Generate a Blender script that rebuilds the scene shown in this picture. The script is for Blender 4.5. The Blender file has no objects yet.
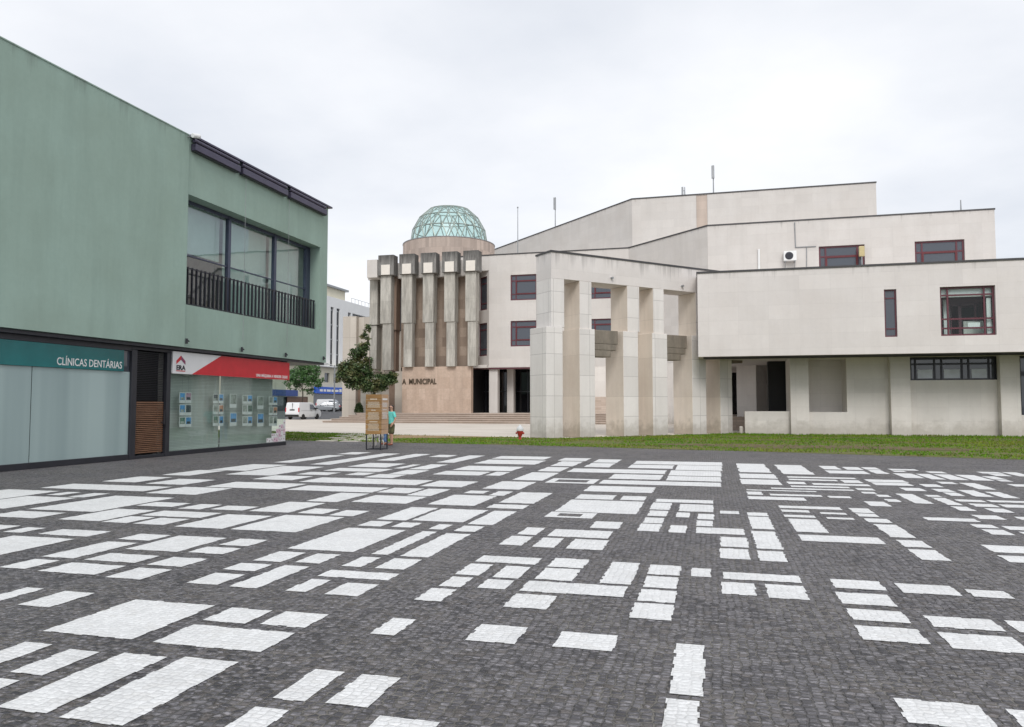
import bpy, bmesh, math, random
from mathutils import Vector, Matrix
random.seed(7)
S = bpy.context.scene
COL = S.collection
R = math.radians
SQ = math.sqrt(0.5)

# ------------------------------------------------------------------ camera
FPX, CX, CY = 754.0, 512.0, 363.5
EYE = Vector((0, 0, 1.6))
PITCH = math.atan(41.5 / FPX)
YAW = math.atan(198.0 / (FPX / math.cos(PITCH)))
FWD = Vector((-math.sin(YAW) * math.cos(PITCH), math.cos(YAW) * math.cos(PITCH), math.sin(PITCH)))
RGT = Vector((math.cos(YAW), math.sin(YAW), 0))
UPV = RGT.cross(FWD)

def ray(px, py):
    return FWD * FPX + RGT * (px - CX) - UPV * (py - CY)

def ground(px, py, z=0.0):            # survey point on level z
    d = ray(px, py)
    return EYE + d * ((z - EYE.z) / d.z)

def on_x(px, py, X):
    d = ray(px, py)
    return EYE + d * (X / d.x)

def on_y(px, py, Y):
    d = ray(px, py)
    return EYE + d * (Y / d.y)

class Frame:
    """vertical reference plane: origin (x, y), direction u along it, outward normal n"""
    def __init__(s, o, u, n):
        s.o = Vector((o[0], o[1], 0)); s.u = Vector((u[0], u[1], 0)).normalized(); s.n = Vector((n[0], n[1], 0)).normalized()
    def p(s, a, b, z):
        return s.o + s.u * a + s.n * b + Vector((0, 0, z))
    def uz(s, px, py):
        d = ray(px, py)
        t = (s.o - EYE).dot(s.n) / d.dot(s.n)
        q = EYE + d * t
        return ((q - s.o).dot(s.u), q.z)

# ------------------------------------------------------------------ materials
class NT:
    def __init__(s, tree):
        s.t = tree; s.n = tree.nodes; s.l = tree.links
    def new(s, kind, **kw):
        nd = s.n.new(kind)
        for k, v in kw.items():
            if k.startswith('i_'):
                nd.inputs[k[2:].replace('_', ' ')].default_value = v
            else:
                setattr(nd, k, v)
        return nd
    def link(s, a, b):
        s.l.new(a, b)
    def math(s, op, a, b=None, clamp=False):
        nd = s.n.new('ShaderNodeMath'); nd.operation = op; nd.use_clamp = clamp
        for i, v in enumerate((a, b)):
            if v is None: continue
            if isinstance(v, (int, float)): nd.inputs[i].default_value = v
            else: s.l.new(v, nd.inputs[i])
        return nd.outputs[0]
    def vmath(s, op, a, b=None):
        nd = s.n.new('ShaderNodeVectorMath'); nd.operation = op
        for i, v in enumerate((a, b)):
            if v is None: continue
            if isinstance(v, (tuple, list)): nd.inputs[i].default_value = v
            else: s.l.new(v, nd.inputs[i])
        return nd.outputs['Value'] if op == 'DOT_PRODUCT' else nd.outputs['Vector']
    def mix(s, f, a, b, blend='MIX'):
        nd = s.n.new('ShaderNodeMix'); nd.data_type = 'RGBA'; nd.blend_type = blend
        for i, v in ((0, f), (6, a), (7, b)):
            if isinstance(v, (int, float)): nd.inputs[i].default_value = v
            elif isinstance(v, (tuple, list)): nd.inputs[i].default_value = (v[0], v[1], v[2], 1)
            else: s.l.new(v, nd.inputs[i])
        return nd.outputs[2]
    def ramp(s, f, stops):
        nd = s.n.new('ShaderNodeValToRGB')
        e = nd.color_ramp.elements
        while len(e) < len(stops): e.new(0.5)
        for k, (p, c) in zip(e, stops):
            k.position = p
            k.color = (c, c, c, 1) if isinstance(c, (int, float)) else (c[0], c[1], c[2], 1)
        s.l.new(f, nd.inputs[0])
        return nd.outputs[0]
    def noise(s, vec, scale, detail=4.0, rough=0.55, out='Fac'):
        nd = s.n.new('ShaderNodeTexNoise')
        nd.inputs['Scale'].default_value = scale; nd.inputs['Detail'].default_value = detail
        nd.inputs['Roughness'].default_value = rough
        if vec is not None: s.l.new(vec, nd.inputs['Vector'])
        return nd.outputs[out]
    def combine(s, x, y, z=0.0):
        nd = s.n.new('ShaderNodeCombineXYZ')
        for i, v in enumerate((x, y, z)):
            if isinstance(v, (int, float)): nd.inputs[i].default_value = v
            else: s.l.new(v, nd.inputs[i])
        return nd.outputs[0]

def base_mat(name):
    m = bpy.data.materials.new(name); m.use_nodes = True
    t = NT(m.node_tree)
    b = m.node_tree.nodes['Principled BSDF']
    return m, t, b

def bump(t, b, h, strength, dist):
    nd = t.new('ShaderNodeBump'); nd.inputs['Strength'].default_value = strength; nd.inputs['Distance'].default_value = dist
    t.link(h, nd.inputs['Height']); t.link(nd.outputs[0], b.inputs['Normal'])

def wall_uv(t):
    g = t.new('ShaderNodeNewGeometry')
    tan = t.vmath('CROSS_PRODUCT', g.outputs['True Normal'], (0, 0, 1))
    u = t.vmath('DOT_PRODUCT', tan, g.outputs['Position'])
    sep = t.new('ShaderNodeSeparateXYZ'); t.link(g.outputs['Position'], sep.inputs[0])
    return g.outputs['Position'], u, sep.outputs['Z']

def plain(name, col, rough=0.6, metal=0.0, var=0.12, scale=3.0, spec=0.5, bmp=0.0):
    m, t, b = base_mat(name)
    g = t.new('ShaderNodeNewGeometry')
    n = t.noise(g.outputs['Position'], scale, 5.0)
    f = t.ramp(n, [(0.3, 0.0), (0.7, 1.0)])
    c = t.mix(f, [x * (1 - var) for x in col], [min(1, x * (1 + var)) for x in col])
    t.link(c, b.inputs['Base Color'])
    b.inputs['Roughness'].default_value = rough; b.inputs['Metallic'].default_value = metal
    b.inputs['Specular IOR Level'].default_value = spec
    if bmp: bump(t, b, t.noise(g.outputs['Position'], scale * 12, 4.0), bmp, 0.02)
    return m

def stone(name, col, w=1.4, h=0.7, joint=0.18, pvar=0.05, streak=0.12, blotch=0.10, dirty=0.0, offset=0.0,
          col2=None, rough=0.75, mortar=0.012, blackz=None, grain=0.0, basedirt=0.0, dripz=None, drip=0.45):
    """stone or render cladding: panels with joints, rain streaks and blotches"""
    m, t, b = base_mat(name)
    pos, u, z = wall_uv(t)
    uv = t.combine(u, z)
    br = t.new('ShaderNodeTexBrick', offset=offset, squash=1.0)
    t.link(uv, br.inputs['Vector'])
    br.inputs['Scale'].default_value = 1.0; br.inputs['Mortar Size'].default_value = mortar
    br.inputs['Mortar Smooth'].default_value = 0.3; br.inputs['Bias'].default_value = 0.0
    br.inputs['Brick Width'].default_value = w; br.inputs['Row Height'].default_value = h
    c2 = col2 or [x * (1 - 2 * pvar) for x in col]
    br.inputs['Color1'].default_value = (*[min(1, x * (1 + pvar)) for x in col], 1) if not col2 else (*col, 1)
    br.inputs['Color2'].default_value = (*c2, 1)
    br.inputs['Mortar'].default_value = (*[x * (1 - joint) for x in col], 1)
    c = br.outputs['Color']
    sv = t.combine(t.math('MULTIPLY', u, 1.6), t.math('MULTIPLY', z, 0.16))
    s1 = t.ramp(t.noise(sv, 1.0, 6.0, 0.62), [(0.45, 0.0), (0.75, 1.0)])
    c = t.mix(t.math('MULTIPLY', s1, streak), c, [x * 0.45 for x in col])
    b1 = t.ramp(t.noise(pos, 0.55, 6.0, 0.6), [(0.35, 0.0), (0.68, 1.0)])
    c = t.mix(t.math('MULTIPLY', b1, blotch), c, [col[0] * 0.62, col[1] * 0.56, col[2] * 0.50])
    b2 = t.ramp(t.noise(pos, 6.0, 6.0, 0.65), [(0.35, 0.0), (0.7, 1.0)])
    c = t.mix(t.math('MULTIPLY', b2, 0.07 + grain), c, [x * 0.5 for x in col])
    if dirty:
        d = t.ramp(t.noise(t.combine(t.math('MULTIPLY', u, 3.0), t.math('MULTIPLY', z, 0.45)), 1.0, 8.0, 0.7), [(0.40, 0.0), (0.62, 1.0)])
        c = t.mix(t.math('MULTIPLY', d, dirty), c, [0.045, 0.043, 0.04])
    if blackz is not None:      # lichen growing near the top edge
        k = t.ramp(t.math('ADD', t.math('MULTIPLY', t.math('SUBTRACT', z, blackz), 0.5), t.math('MULTIPLY', t.math('SUBTRACT', t.noise(sv, 4.0, 6.0), 0.5), 0.9)), [(0.1, 0.0), (0.6, 1.0)])
        c = t.mix(t.math('MULTIPLY', k, 0.8), c, [0.05, 0.048, 0.045])
    if dripz is not None:       # dirt washed down from the roof edge in runs of uneven length
        run = t.ramp(t.noise(t.combine(t.math('MULTIPLY', u, 1.9), t.math('MULTIPLY', z, 0.05)), 1.0, 7.0, 0.7), [(0.38, 0.0), (0.72, 1.0)])
        fall = t.ramp(t.math('ADD', t.math('SUBTRACT', dripz, z), t.math('MULTIPLY', t.math('SUBTRACT', 1.0, run), 1.6)), [(0.1, 1.0), (1.0, 0.0)])
        c = t.mix(t.math('MULTIPLY', fall, drip), c, [0.10, 0.095, 0.085])
    if basedirt:                # splash stain at the foot
        k = t.ramp(t.math('ADD', z, t.math('MULTIPLY', t.math('SUBTRACT', t.noise(pos, 2.2, 6.0, 0.65), 0.5), 1.6)), [(0.25, 1.0), (0.85, 0.0)])
        c = t.mix(t.math('MULTIPLY', k, basedirt), c, [0.20, 0.165, 0.11])
    t.link(c, b.inputs['Base Color'])
    b.inputs['Roughness'].default_value = rough
    b.inputs['Specular IOR Level'].default_value = 0.3
    hgt = t.math('ADD', t.math('MULTIPLY', br.outputs['Fac'], -1.0), t.math('MULTIPLY', t.noise(pos, 30.0, 4.0), 0.25))
    bump(t, b, hgt, 0.35, 0.012)
    return m

def glass_mat(name, tint, transp=0.5, ior=1.6, body=(0.05, 0.06, 0.06), rough=0.02):
    m, t, b = base_mat(name)
    t.n.remove(b)
    out = [n for n in t.n if n.type == 'OUTPUT_MATERIAL'][0]
    d = t.new('ShaderNodeBsdfDiffuse'); d.inputs[0].default_value = (*body, 1)
    tr = t.new('ShaderNodeBsdfTransparent'); tr.inputs[0].default_value = (*tint, 1)
    gl = t.new('ShaderNodeBsdfGlossy'); gl.inputs['Roughness'].default_value = rough
    gl.inputs['Color'].default_value = (0.95, 0.97, 1.0, 1)
    fr = t.new('ShaderNodeFresnel'); fr.inputs[0].default_value = ior
    g = t.new('ShaderNodeNewGeometry')
    bp = t.new('ShaderNodeBump'); bp.inputs['Strength'].default_value = 0.04; bp.inputs['Distance'].default_value = 0.05
    t.link(t.noise(g.outputs['Position'], 0.8, 2.0), bp.inputs['Height']); t.link(bp.outputs[0], gl.inputs['Normal'])
    m1 = t.new('ShaderNodeMixShader'); m1.inputs[0].default_value = transp
    t.link(d.outputs[0], m1.inputs[1]); t.link(tr.outputs[0], m1.inputs[2])
    m2 = t.new('ShaderNodeMixShader'); t.link(t.math('MULTIPLY', fr.outputs[0], t.math('SUBTRACT', 1.0, g.outputs['Backfacing'])), m2.inputs[0])
    t.link(m1.outputs[0], m2.inputs[1]); t.link(gl.outputs[0], m2.inputs[2])
    t.link(m2.outputs[0], out.inputs[0])
    return m

def cobbles(name, dark, light, joint, jointamt, rough=0.6, tint=(0.16, 0.13, 0.10), smooth=1.0, gl=0.5, jw=(0.045, 0.15)):
    m, t, b = base_mat(name)
    g = t.new('ShaderNodeNewGeometry'); pos = g.outputs['Position']
    wob = t.vmath('SCALE', t.vmath('SUBTRACT', t.noise(pos, 3.0, 2.0, 0.5, 'Color'), (0.5, 0.5, 0.5)))
    wob.node.inputs['Scale'].default_value = 0.06
    p2 = t.vmath('MULTIPLY', t.vmath('ADD', pos, wob), (17.0, 21.5, 0.0))
    v1 = t.new('ShaderNodeTexVoronoi', voronoi_dimensions='2D', feature='DISTANCE_TO_EDGE')
    v2 = t.new('ShaderNodeTexVoronoi', voronoi_dimensions='2D', feature='F1')
    for v in (v1, v2):
        v.inputs['Randomness'].default_value = 0.5; v.inputs['Scale'].default_value = 1.0
        t.link(p2, v.inputs['Vector'])
    sep = t.new('ShaderNodeSeparateColor'); t.link(v2.outputs['Color'], sep.inputs[0])
    r1, r2, r3 = sep.outputs
    c = t.mix(t.ramp(r1, [(0.15, 0.0), (0.85, 1.0)]), dark, light)
    c = t.mix(t.math('MULTIPLY', t.ramp(r2, [(0.72, 0.0), (0.95, 1.0)]), 0.5), c, tint)
    fine = t.noise(pos, 45.0, 6.0, 0.72)
    c = t.mix(t.math('MULTIPLY', t.ramp(fine, [(0.35, 0.0), (0.68, 1.0)]), 0.5), c, [x * 0.5 for x in dark])
    glint = t.ramp(t.noise(t.vmath('MULTIPLY', pos, (1.0, 1.6, 1.0)), 14.0, 7.0, 0.8), [(0.52, 0.0), (0.60, 1.0)])  # glints painted into the stone colour as pale specks
    c = t.mix(t.math('MULTIPLY', glint, gl), c, [min(.9, x * 2.0) for x in light])
    big = t.ramp(t.noise(pos, 0.35, 6.0, 0.62), [(0.32, 0.0), (0.70, 1.0)])
    c = t.mix(t.math('MULTIPLY', big, 0.30), c, [min(.88, x * 1.35) for x in light])
    mid = t.ramp(t.noise(pos, 1.7, 6.0, 0.65), [(0.5, 0.0), (0.72, 1.0)])
    c = t.mix(t.math('MULTIPLY', mid, 0.30), c, [x * 0.6 for x in dark])
    edge = t.ramp(v1.outputs['Distance'], [(jw[0], 1.0), (jw[1], 0.0)])
    jn = t.ramp(t.noise(pos, 0.9, 4.0, 0.6), [(0.40, 0.2), (0.60, 1.0)])
    jc = t.mix(t.ramp(t.noise(pos, 14.0, 4.0), [(0.35, 0.0), (0.65, 1.0)]), [x * 0.35 for x in joint], joint)
    c = t.mix(t.math('MULTIPLY', t.math('MULTIPLY', edge, jn), jointamt), c, jc)
    t.link(c, b.inputs['Base Color'])
    b.inputs['Roughness'].default_value = rough
    b.inputs['Specular IOR Level'].default_value = 0.35
    hh = t.ramp(v1.outputs['Distance'], [(0.0, 0.0), (0.16, 0.8), (0.4, 1.0)])
    tilt = t.vmath('DOT_PRODUCT', t.vmath('SUBTRACT', v2.outputs['Color'], (0.5, 0.5, 0.5)), v2.outputs['Position'])
    h = t.math('ADD', t.math('ADD', hh, t.math('MULTIPLY', fine, 0.35)), t.math('MULTIPLY', r3, 0.5))
    bump(t, b, h, 1.0 * smooth, 0.022)
    return m

M = {}
M['green'] = stone('green_render', (0.335, 0.45, 0.388), w=60, h=60, joint=0.0, streak=0.26, blotch=0.26, dripz=10.27, drip=0.5, pvar=0.0, grain=0.02, mortar=0.0001)
M['wall'] = stone('limestone', (0.665, 0.632, 0.60), w=1.5, h=0.75, joint=0.09, pvar=0.022, streak=0.12, blotch=0.17, mortar=0.007, dripz=15.95)
M['talllime'] = stone('upper_limestone', (0.665, 0.632, 0.60), w=1.5, h=0.75, joint=0.09, pvar=0.022, streak=0.12, blotch=0.17, mortar=0.007, dripz=20.9)
M['wallbase'] = stone('limestone_foot', (0.80, 0.76, 0.715), w=1.5, h=0.75, joint=0.10, pvar=0.03, streak=0.16, blotch=0.16, mortar=0.008, basedirt=0.38)
M['wing'] = stone('wing_limestone', (0.755, 0.712, 0.685), w=1.5, h=0.75, joint=0.10, pvar=0.025, streak=0.11, blotch=0.17, mortar=0.007, dripz=8.6)
M['portalside'] = stone('portal_tan_stone', (0.80, 0.715, 0.62), w=3.0, h=2.04, joint=0.2, pvar=0.05, streak=0.25, blotch=0.3, mortar=0.01, basedirt=0.5)
M['portalfront'] = stone('portal_stone', (0.80, 0.765, 0.735), w=1.06, h=1.02, joint=0.35, pvar=0.05, streak=0.20, blotch=0.16, mortar=0.014, basedirt=0.4)
M['pinkstone'] = stone('pink_travertine', (0.63, 0.49, 0.395), w=0.62, h=1.05, joint=0.16, streak=0.42, blotch=0.3, col2=(0.53, 0.40, 0.315), mortar=0.014, offset=0.0, grain=0.32)
M['darktrav'] = stone('brown_travertine', (0.45, 0.355, 0.285), w=0.7, h=0.9, joint=0.3, streak=0.35, blotch=0.35, col2=(0.25, 0.19, 0.15), mortar=0.015, offset=0.5, grain=0.3)
M['drum'] = stone('drum_travertine', (0.60, 0.495, 0.43), w=0.8, h=0.95, joint=0.25, streak=0.25, blotch=0.25, col2=(0.40, 0.33, 0.29), mortar=0.015, offset=0.5, grain=0.15)
M['concrete'] = stone('weathered_concrete', (0.56, 0.535, 0.48), w=4, h=2.3, joint=0.35, pvar=0.05, streak=0.55, blotch=0.25, dirty=0.38, grain=0.08)
M['cap'] = stone('lichened_concrete', (0.32, 0.31, 0.295), w=9, h=9, joint=0.0, streak=0.6, blotch=0.3, dirty=0.6, blackz=14.9, grain=0.15)
M['bracket'] = stone('pitted_concrete', (0.31, 0.27, 0.22), w=9, h=9, joint=0.0, streak=0.4, blotch=0.4, dirty=0.3, grain=0.35)
M['tile'] = plain('cream_tile', (0.76, 0.71, 0.64), 0.6, var=0.05)
M['riser'] = stone('step_riser', (0.50, 0.405, 0.34), w=1.6, h=0.17, joint=0.3, streak=0.3, blotch=0.35, col2=(0.38, 0.305, 0.255), mortar=0.012, offset=0.5, grain=0.25)
M['steps'] = stone('step_travertine', (0.68, 0.575, 0.495), w=1.6, h=0.17, joint=0.35, streak=0.2, blotch=0.25, col2=(0.52, 0.42, 0.35), mortar=0.012, offset=0.5, grain=0.15)
M['coping'] = plain('dark_coping', (0.06, 0.058, 0.06), 0.5, 0.2)
M['maroon'] = plain('maroon_paint', (0.115, 0.03, 0.042), 0.4, 0.0)
M['darkred'] = plain('red_paint', (0.12, 0.016, 0.02), 0.4, 0.0)
M['winglass'] = glass_mat('window_glass', (0.45, 0.5, 0.52), 0.2, 1.7, (0.085, 0.095, 0.115))
M['darkglass'] = glass_mat('dark_glass', (0.3, 0.3, 0.3), 0.1, 1.5, (0.010, 0.010, 0.012))
M['clearglass'] = glass_mat('clear_glass', (0.93, 0.97, 0.96), 0.97, 1.4, (0.1, 0.12, 0.12))
M['shopglass'] = glass_mat('shop_glass', (0.93, 0.97, 0.955), 0.985, 1.6, (0.27, 0.34, 0.31))
M['loggiaglass'] = glass_mat('loggia_glass', (0.88, 0.96, 0.96), 0.93, 2.3, (0.1, 0.13, 0.13))
M['domeglass'] = glass_mat('dome_glass', (0.82, 0.97, 0.95), 0.80, 1.45, (0.58, 0.74, 0.70), 0.35)
M['rib'] = plain('dome_rib', (0.30, 0.345, 0.31), 0.4, 0.4)
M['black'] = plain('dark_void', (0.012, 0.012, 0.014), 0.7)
M['darkmetal'] = plain('dark_metal', (0.035, 0.036, 0.045), 0.4, 0.3)
M['bluemetal'] = plain('blue_grey_metal', (0.075, 0.085, 0.13), 0.35, 0.5)
M['awning'] = plain('awning_metal', (0.07, 0.062, 0.10), 0.4, 0.4)
M['teal'] = plain('teal_sign', (0.014, 0.15, 0.155), 0.18, 0.0, var=0.25, scale=0.7)
M['white'] = plain('white_paint', (0.80, 0.80, 0.79), 0.4, var=0.03)
M['signwhite'] = plain('sign_white', (0.72, 0.72, 0.72), 0.4, var=0.03)
M['signred'] = plain('sign_red', (0.56, 0.018, 0.03), 0.35, var=0.08)
M['letter'] = plain('bronze_letters', (0.10, 0.075, 0.05), 0.5, 0.3)
M['grey'] = plain('grey_metal', (0.32, 0.33, 0.34), 0.45, 0.5)
M['whitewall'] = plain('white_render', (0.80, 0.80, 0.80), 0.8, var=0.04, scale=0.3)
M['creamwall'] = plain('cream_render', (0.66, 0.62, 0.50), 0.8, var=0.06, scale=0.3)
M['bluesign'] = plain('blue_sign', (0.010, 0.10, 0.55), 0.4)
M['interior'] = plain('interior_wall', (0.72, 0.72, 0.67), 0.8)
M['blind_or_reflection_sheet'] = plain('loggia_reflection_sheet', (0.66, 0.70, 0.62), 0.85, var=0.04)
M['rubber'] = plain('rubber', (0.02, 0.02, 0.02), 0.8)
M['skin'] = plain('skin', (0.52, 0.30, 0.21), 0.5, var=0.04)
M['hair'] = plain('dark_hair', (0.02, 0.013, 0.01), 0.55)
M['shirt'] = plain('turquoise_cotton', (0.16, 0.62, 0.56), 0.85, scale=8, var=0.2)
M['khaki'] = plain('khaki_cotton', (0.10, 0.095, 0.045), 0.9, scale=9, var=0.3)
M['jeans'] = plain('blue_denim', (0.12, 0.22, 0.42), 0.9, scale=9, var=0.25)
M['greyshirt'] = plain('grey_cotton', (0.18, 0.18, 0.21), 0.9)
M['shoe'] = plain('brown_leather', (0.22, 0.07, 0.04), 0.6)
M['fur'] = plain('white_fur', (0.68, 0.65, 0.60), 0.95, scale=14, var=0.15)
M['furgrey'] = plain('grey_fur', (0.10, 0.095, 0.09), 0.95)
M['bark'] = plain('bark', (0.085, 0.065, 0.05), 0.9, scale=10, var=0.4, bmp=0.5)

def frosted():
    m, t, b = base_mat('frosted_shade_bands')
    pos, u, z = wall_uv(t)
    n = t.ramp(t.noise(t.combine(t.math('MULTIPLY', u, 0.9), t.math('MULTIPLY', z, 0.03)), 1.0, 3.0, 0.5), [(0.42, 0.0), (0.62, 1.0)])  # soft shading of columns behind the glass, painted as vertical bands
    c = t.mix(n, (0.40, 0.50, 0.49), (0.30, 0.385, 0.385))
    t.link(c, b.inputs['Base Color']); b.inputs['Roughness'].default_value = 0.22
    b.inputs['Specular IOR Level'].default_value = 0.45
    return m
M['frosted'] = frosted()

def louvre():
    m, t, b = base_mat('louvre_wood')
    pos, u, z = wall_uv(t)
    n = t.ramp(t.noise(t.combine(t.math('MULTIPLY', u, 2.5), t.math('MULTIPLY', z, 12.0)), 1.0, 4.0), [(0.3, 0.0), (0.7, 1.0)])
    c = t.mix(n, (0.155, 0.075, 0.042), (0.27, 0.145, 0.085))
    t.link(c, b.inputs['Base Color']); b.inputs['Roughness'].default_value = 0.4
    return m
M['louvre'] = louvre()

def wood(name, a, bb):
    m, t, b = base_mat(name)
    pos, u, z = wall_uv(t)
    n = t.noise(t.combine(t.math('MULTIPLY', u, 1.2), t.math('MULTIPLY', z, 16.0)), 1.0, 6.0, 0.6)
    pl = t.noise(t.combine(0.3, t.math('FLOOR', t.math('MULTIPLY', z, 7.0))), 3.3, 1.0)
    f = t.ramp(t.math('ADD', t.math('MULTIPLY', n, 0.55), t.math('MULTIPLY', pl, 0.5)), [(0.32, 0.0), (0.70, 1.0)])
    t.link(t.mix(f, a, bb), b.inputs['Base Color']); b.inputs['Roughness'].default_value = 0.6
    return m
M['wood'] = wood('pine_board', (0.14, 0.07, 0.022), (0.45, 0.26, 0.10))
M['woodpale'] = wood('pale_pine_board', (0.42, 0.25, 0.14), (0.62, 0.42, 0.27))

def leafmat(name, a, bb, c3, gloss):
    m, t, b = base_mat(name)
    g = t.new('ShaderNodeNewGeometry')
    c = t.mix(g.outputs['Random Per Island'], a, bb)
    k = t.ramp(t.noise(g.outputs['Position'], 1.1, 3.0), [(0.48, 0.0), (0.66, 1.0)])
    c = t.mix(t.math('MULTIPLY', k, 0.6), c, c3)
    t.link(c, b.inputs['Base Color']); b.inputs['Roughness'].default_value = gloss
    b.inputs['Specular IOR Level'].default_value = 0.4
    return m
M['magnolia'] = leafmat('magnolia_leaf', (0.022, 0.052, 0.02), (0.095, 0.14, 0.05), (0.20, 0.165, 0.07), 0.30)
M['limeleaf'] = leafmat('lime_leaf', (0.045, 0.115, 0.035), (0.10, 0.21, 0.06), (0.09, 0.16, 0.06), 0.55)

def grassmat(name, dirt=True):
    m, t, b = base_mat(name)
    g = t.new('ShaderNodeNewGeometry'); pos = g.outputs['Position']
    f = t.ramp(t.noise(pos, 1.3, 5.0, 0.6), [(0.32, 0.0), (0.70, 1.0)])
    c = t.mix(f, (0.06, 0.215, 0.005), (0.16, 0.27, 0.012))
    f2 = t.ramp(t.noise(pos, 7.0, 4.0, 0.6), [(0.4, 0.0), (0.7, 1.0)])
    c = t.mix(t.math('MULTIPLY', f2, 0.5), c, (0.035, 0.115, 0.006))
    sv = t.vmath('MULTIPLY', pos, (0.22, 0.55, 0))
    d = t.ramp(t.noise(sv, 1.0, 5.0, 0.6), [(0.47, 0.0), (0.62, 1.0)])
    c = t.mix(t.math('MULTIPLY', d, 0.7), c, (0.22, 0.21, 0.035))
    d2 = t.ramp(t.noise(t.vmath('ADD', sv, (4.2, 1.7, 0)), 1.3, 5.0, 0.65), [(0.56, 0.0), (0.66, 1.0)])
    c = t.mix(t.math('MULTIPLY', d2, 0.8), c, (0.16, 0.105, 0.045))
    t.link(c, b.inputs['Base Color']); b.inputs['Roughness'].default_value = 0.8
    b.inputs['Specular IOR Level'].default_value = 0.2
    return m
M['grass'] = grassmat('grass_green')

def soilmat():
    m, t, b = base_mat('lawn_soil')
    g = t.new('ShaderNodeNewGeometry'); pos = g.outputs['Position']
    f = t.ramp(t.noise(pos, 2.0, 6.0, 0.65), [(0.35, 0.0), (0.68, 1.0)])
    c = t.mix(f, (0.10, 0.14, 0.02), (0.16, 0.12, 0.05))
    t.link(c, b.inputs['Base Color']); b.inputs['Roughness'].default_value = 0.95
    bump(t, b, t.noise(pos, 25.0, 5.0), 0.6, 0.04)
    return m
M['soil'] = soilmat()
M['dirtdark'] = plain('trodden_earth', (0.13, 0.10, 0.045), 0.95, var=0.4, scale=3, bmp=0.4)
M['dirt'] = plain('bare_earth', (0.30, 0.20, 0.10), 0.95, var=0.3, scale=4, bmp=0.4)

def forecourt():
    m, t, b = base_mat('pale_gravel')
    g = t.new('ShaderNodeNewGeometry'); pos = g.outputs['Position']
    f = t.ramp(t.noise(t.vmath('MULTIPLY', pos, (0.25, 0.9, 1)), 1.0, 8.0, 0.65), [(0.35, 0.0), (0.7, 1.0)])
    c = t.mix(f, (0.70, 0.645, 0.575), (0.52, 0.465, 0.40))
    f2 = t.ramp(t.noise(pos, 9.0, 6.0, 0.7), [(0.4, 0.0), (0.7, 1.0)])
    c = t.mix(t.math('MULTIPLY', f2, 0.3), c, (0.42, 0.36, 0.30))
    t.link(c, b.inputs['Base Color']); b.inputs['Roughness'].default_value = 0.9
    bump(t, b, t.noise(pos, 20.0, 5.0), 0.4, 0.03)
    return m
M['forecourt'] = forecourt()
M['asphalt'] = plain('asphalt', (0.09, 0.09, 0.095), 0.9, var=0.2, scale=0.5)
M['farground'] = plain('far_ground', (0.14, 0.145, 0.12), 0.95, var=0.25, scale=0.05)
M['slab'] = plain('pale_slab', (0.56, 0.52, 0.46), 0.85, var=0.1)
M['cobble'] = cobbles('dark_cobbles', (0.032, 0.031, 0.037), (0.195, 0.186, 0.196), (0.42, 0.39, 0.345), 0.85, gl=0.75)
M['whitecobble'] = cobbles('white_cobbles', (0.74, 0.74, 0.735), (0.86, 0.86, 0.855), (0.42, 0.40, 0.37), 0.24, 0.65, (0.74, 0.725, 0.70), 0.32, 0.2, (0.03, 0.09))

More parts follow.
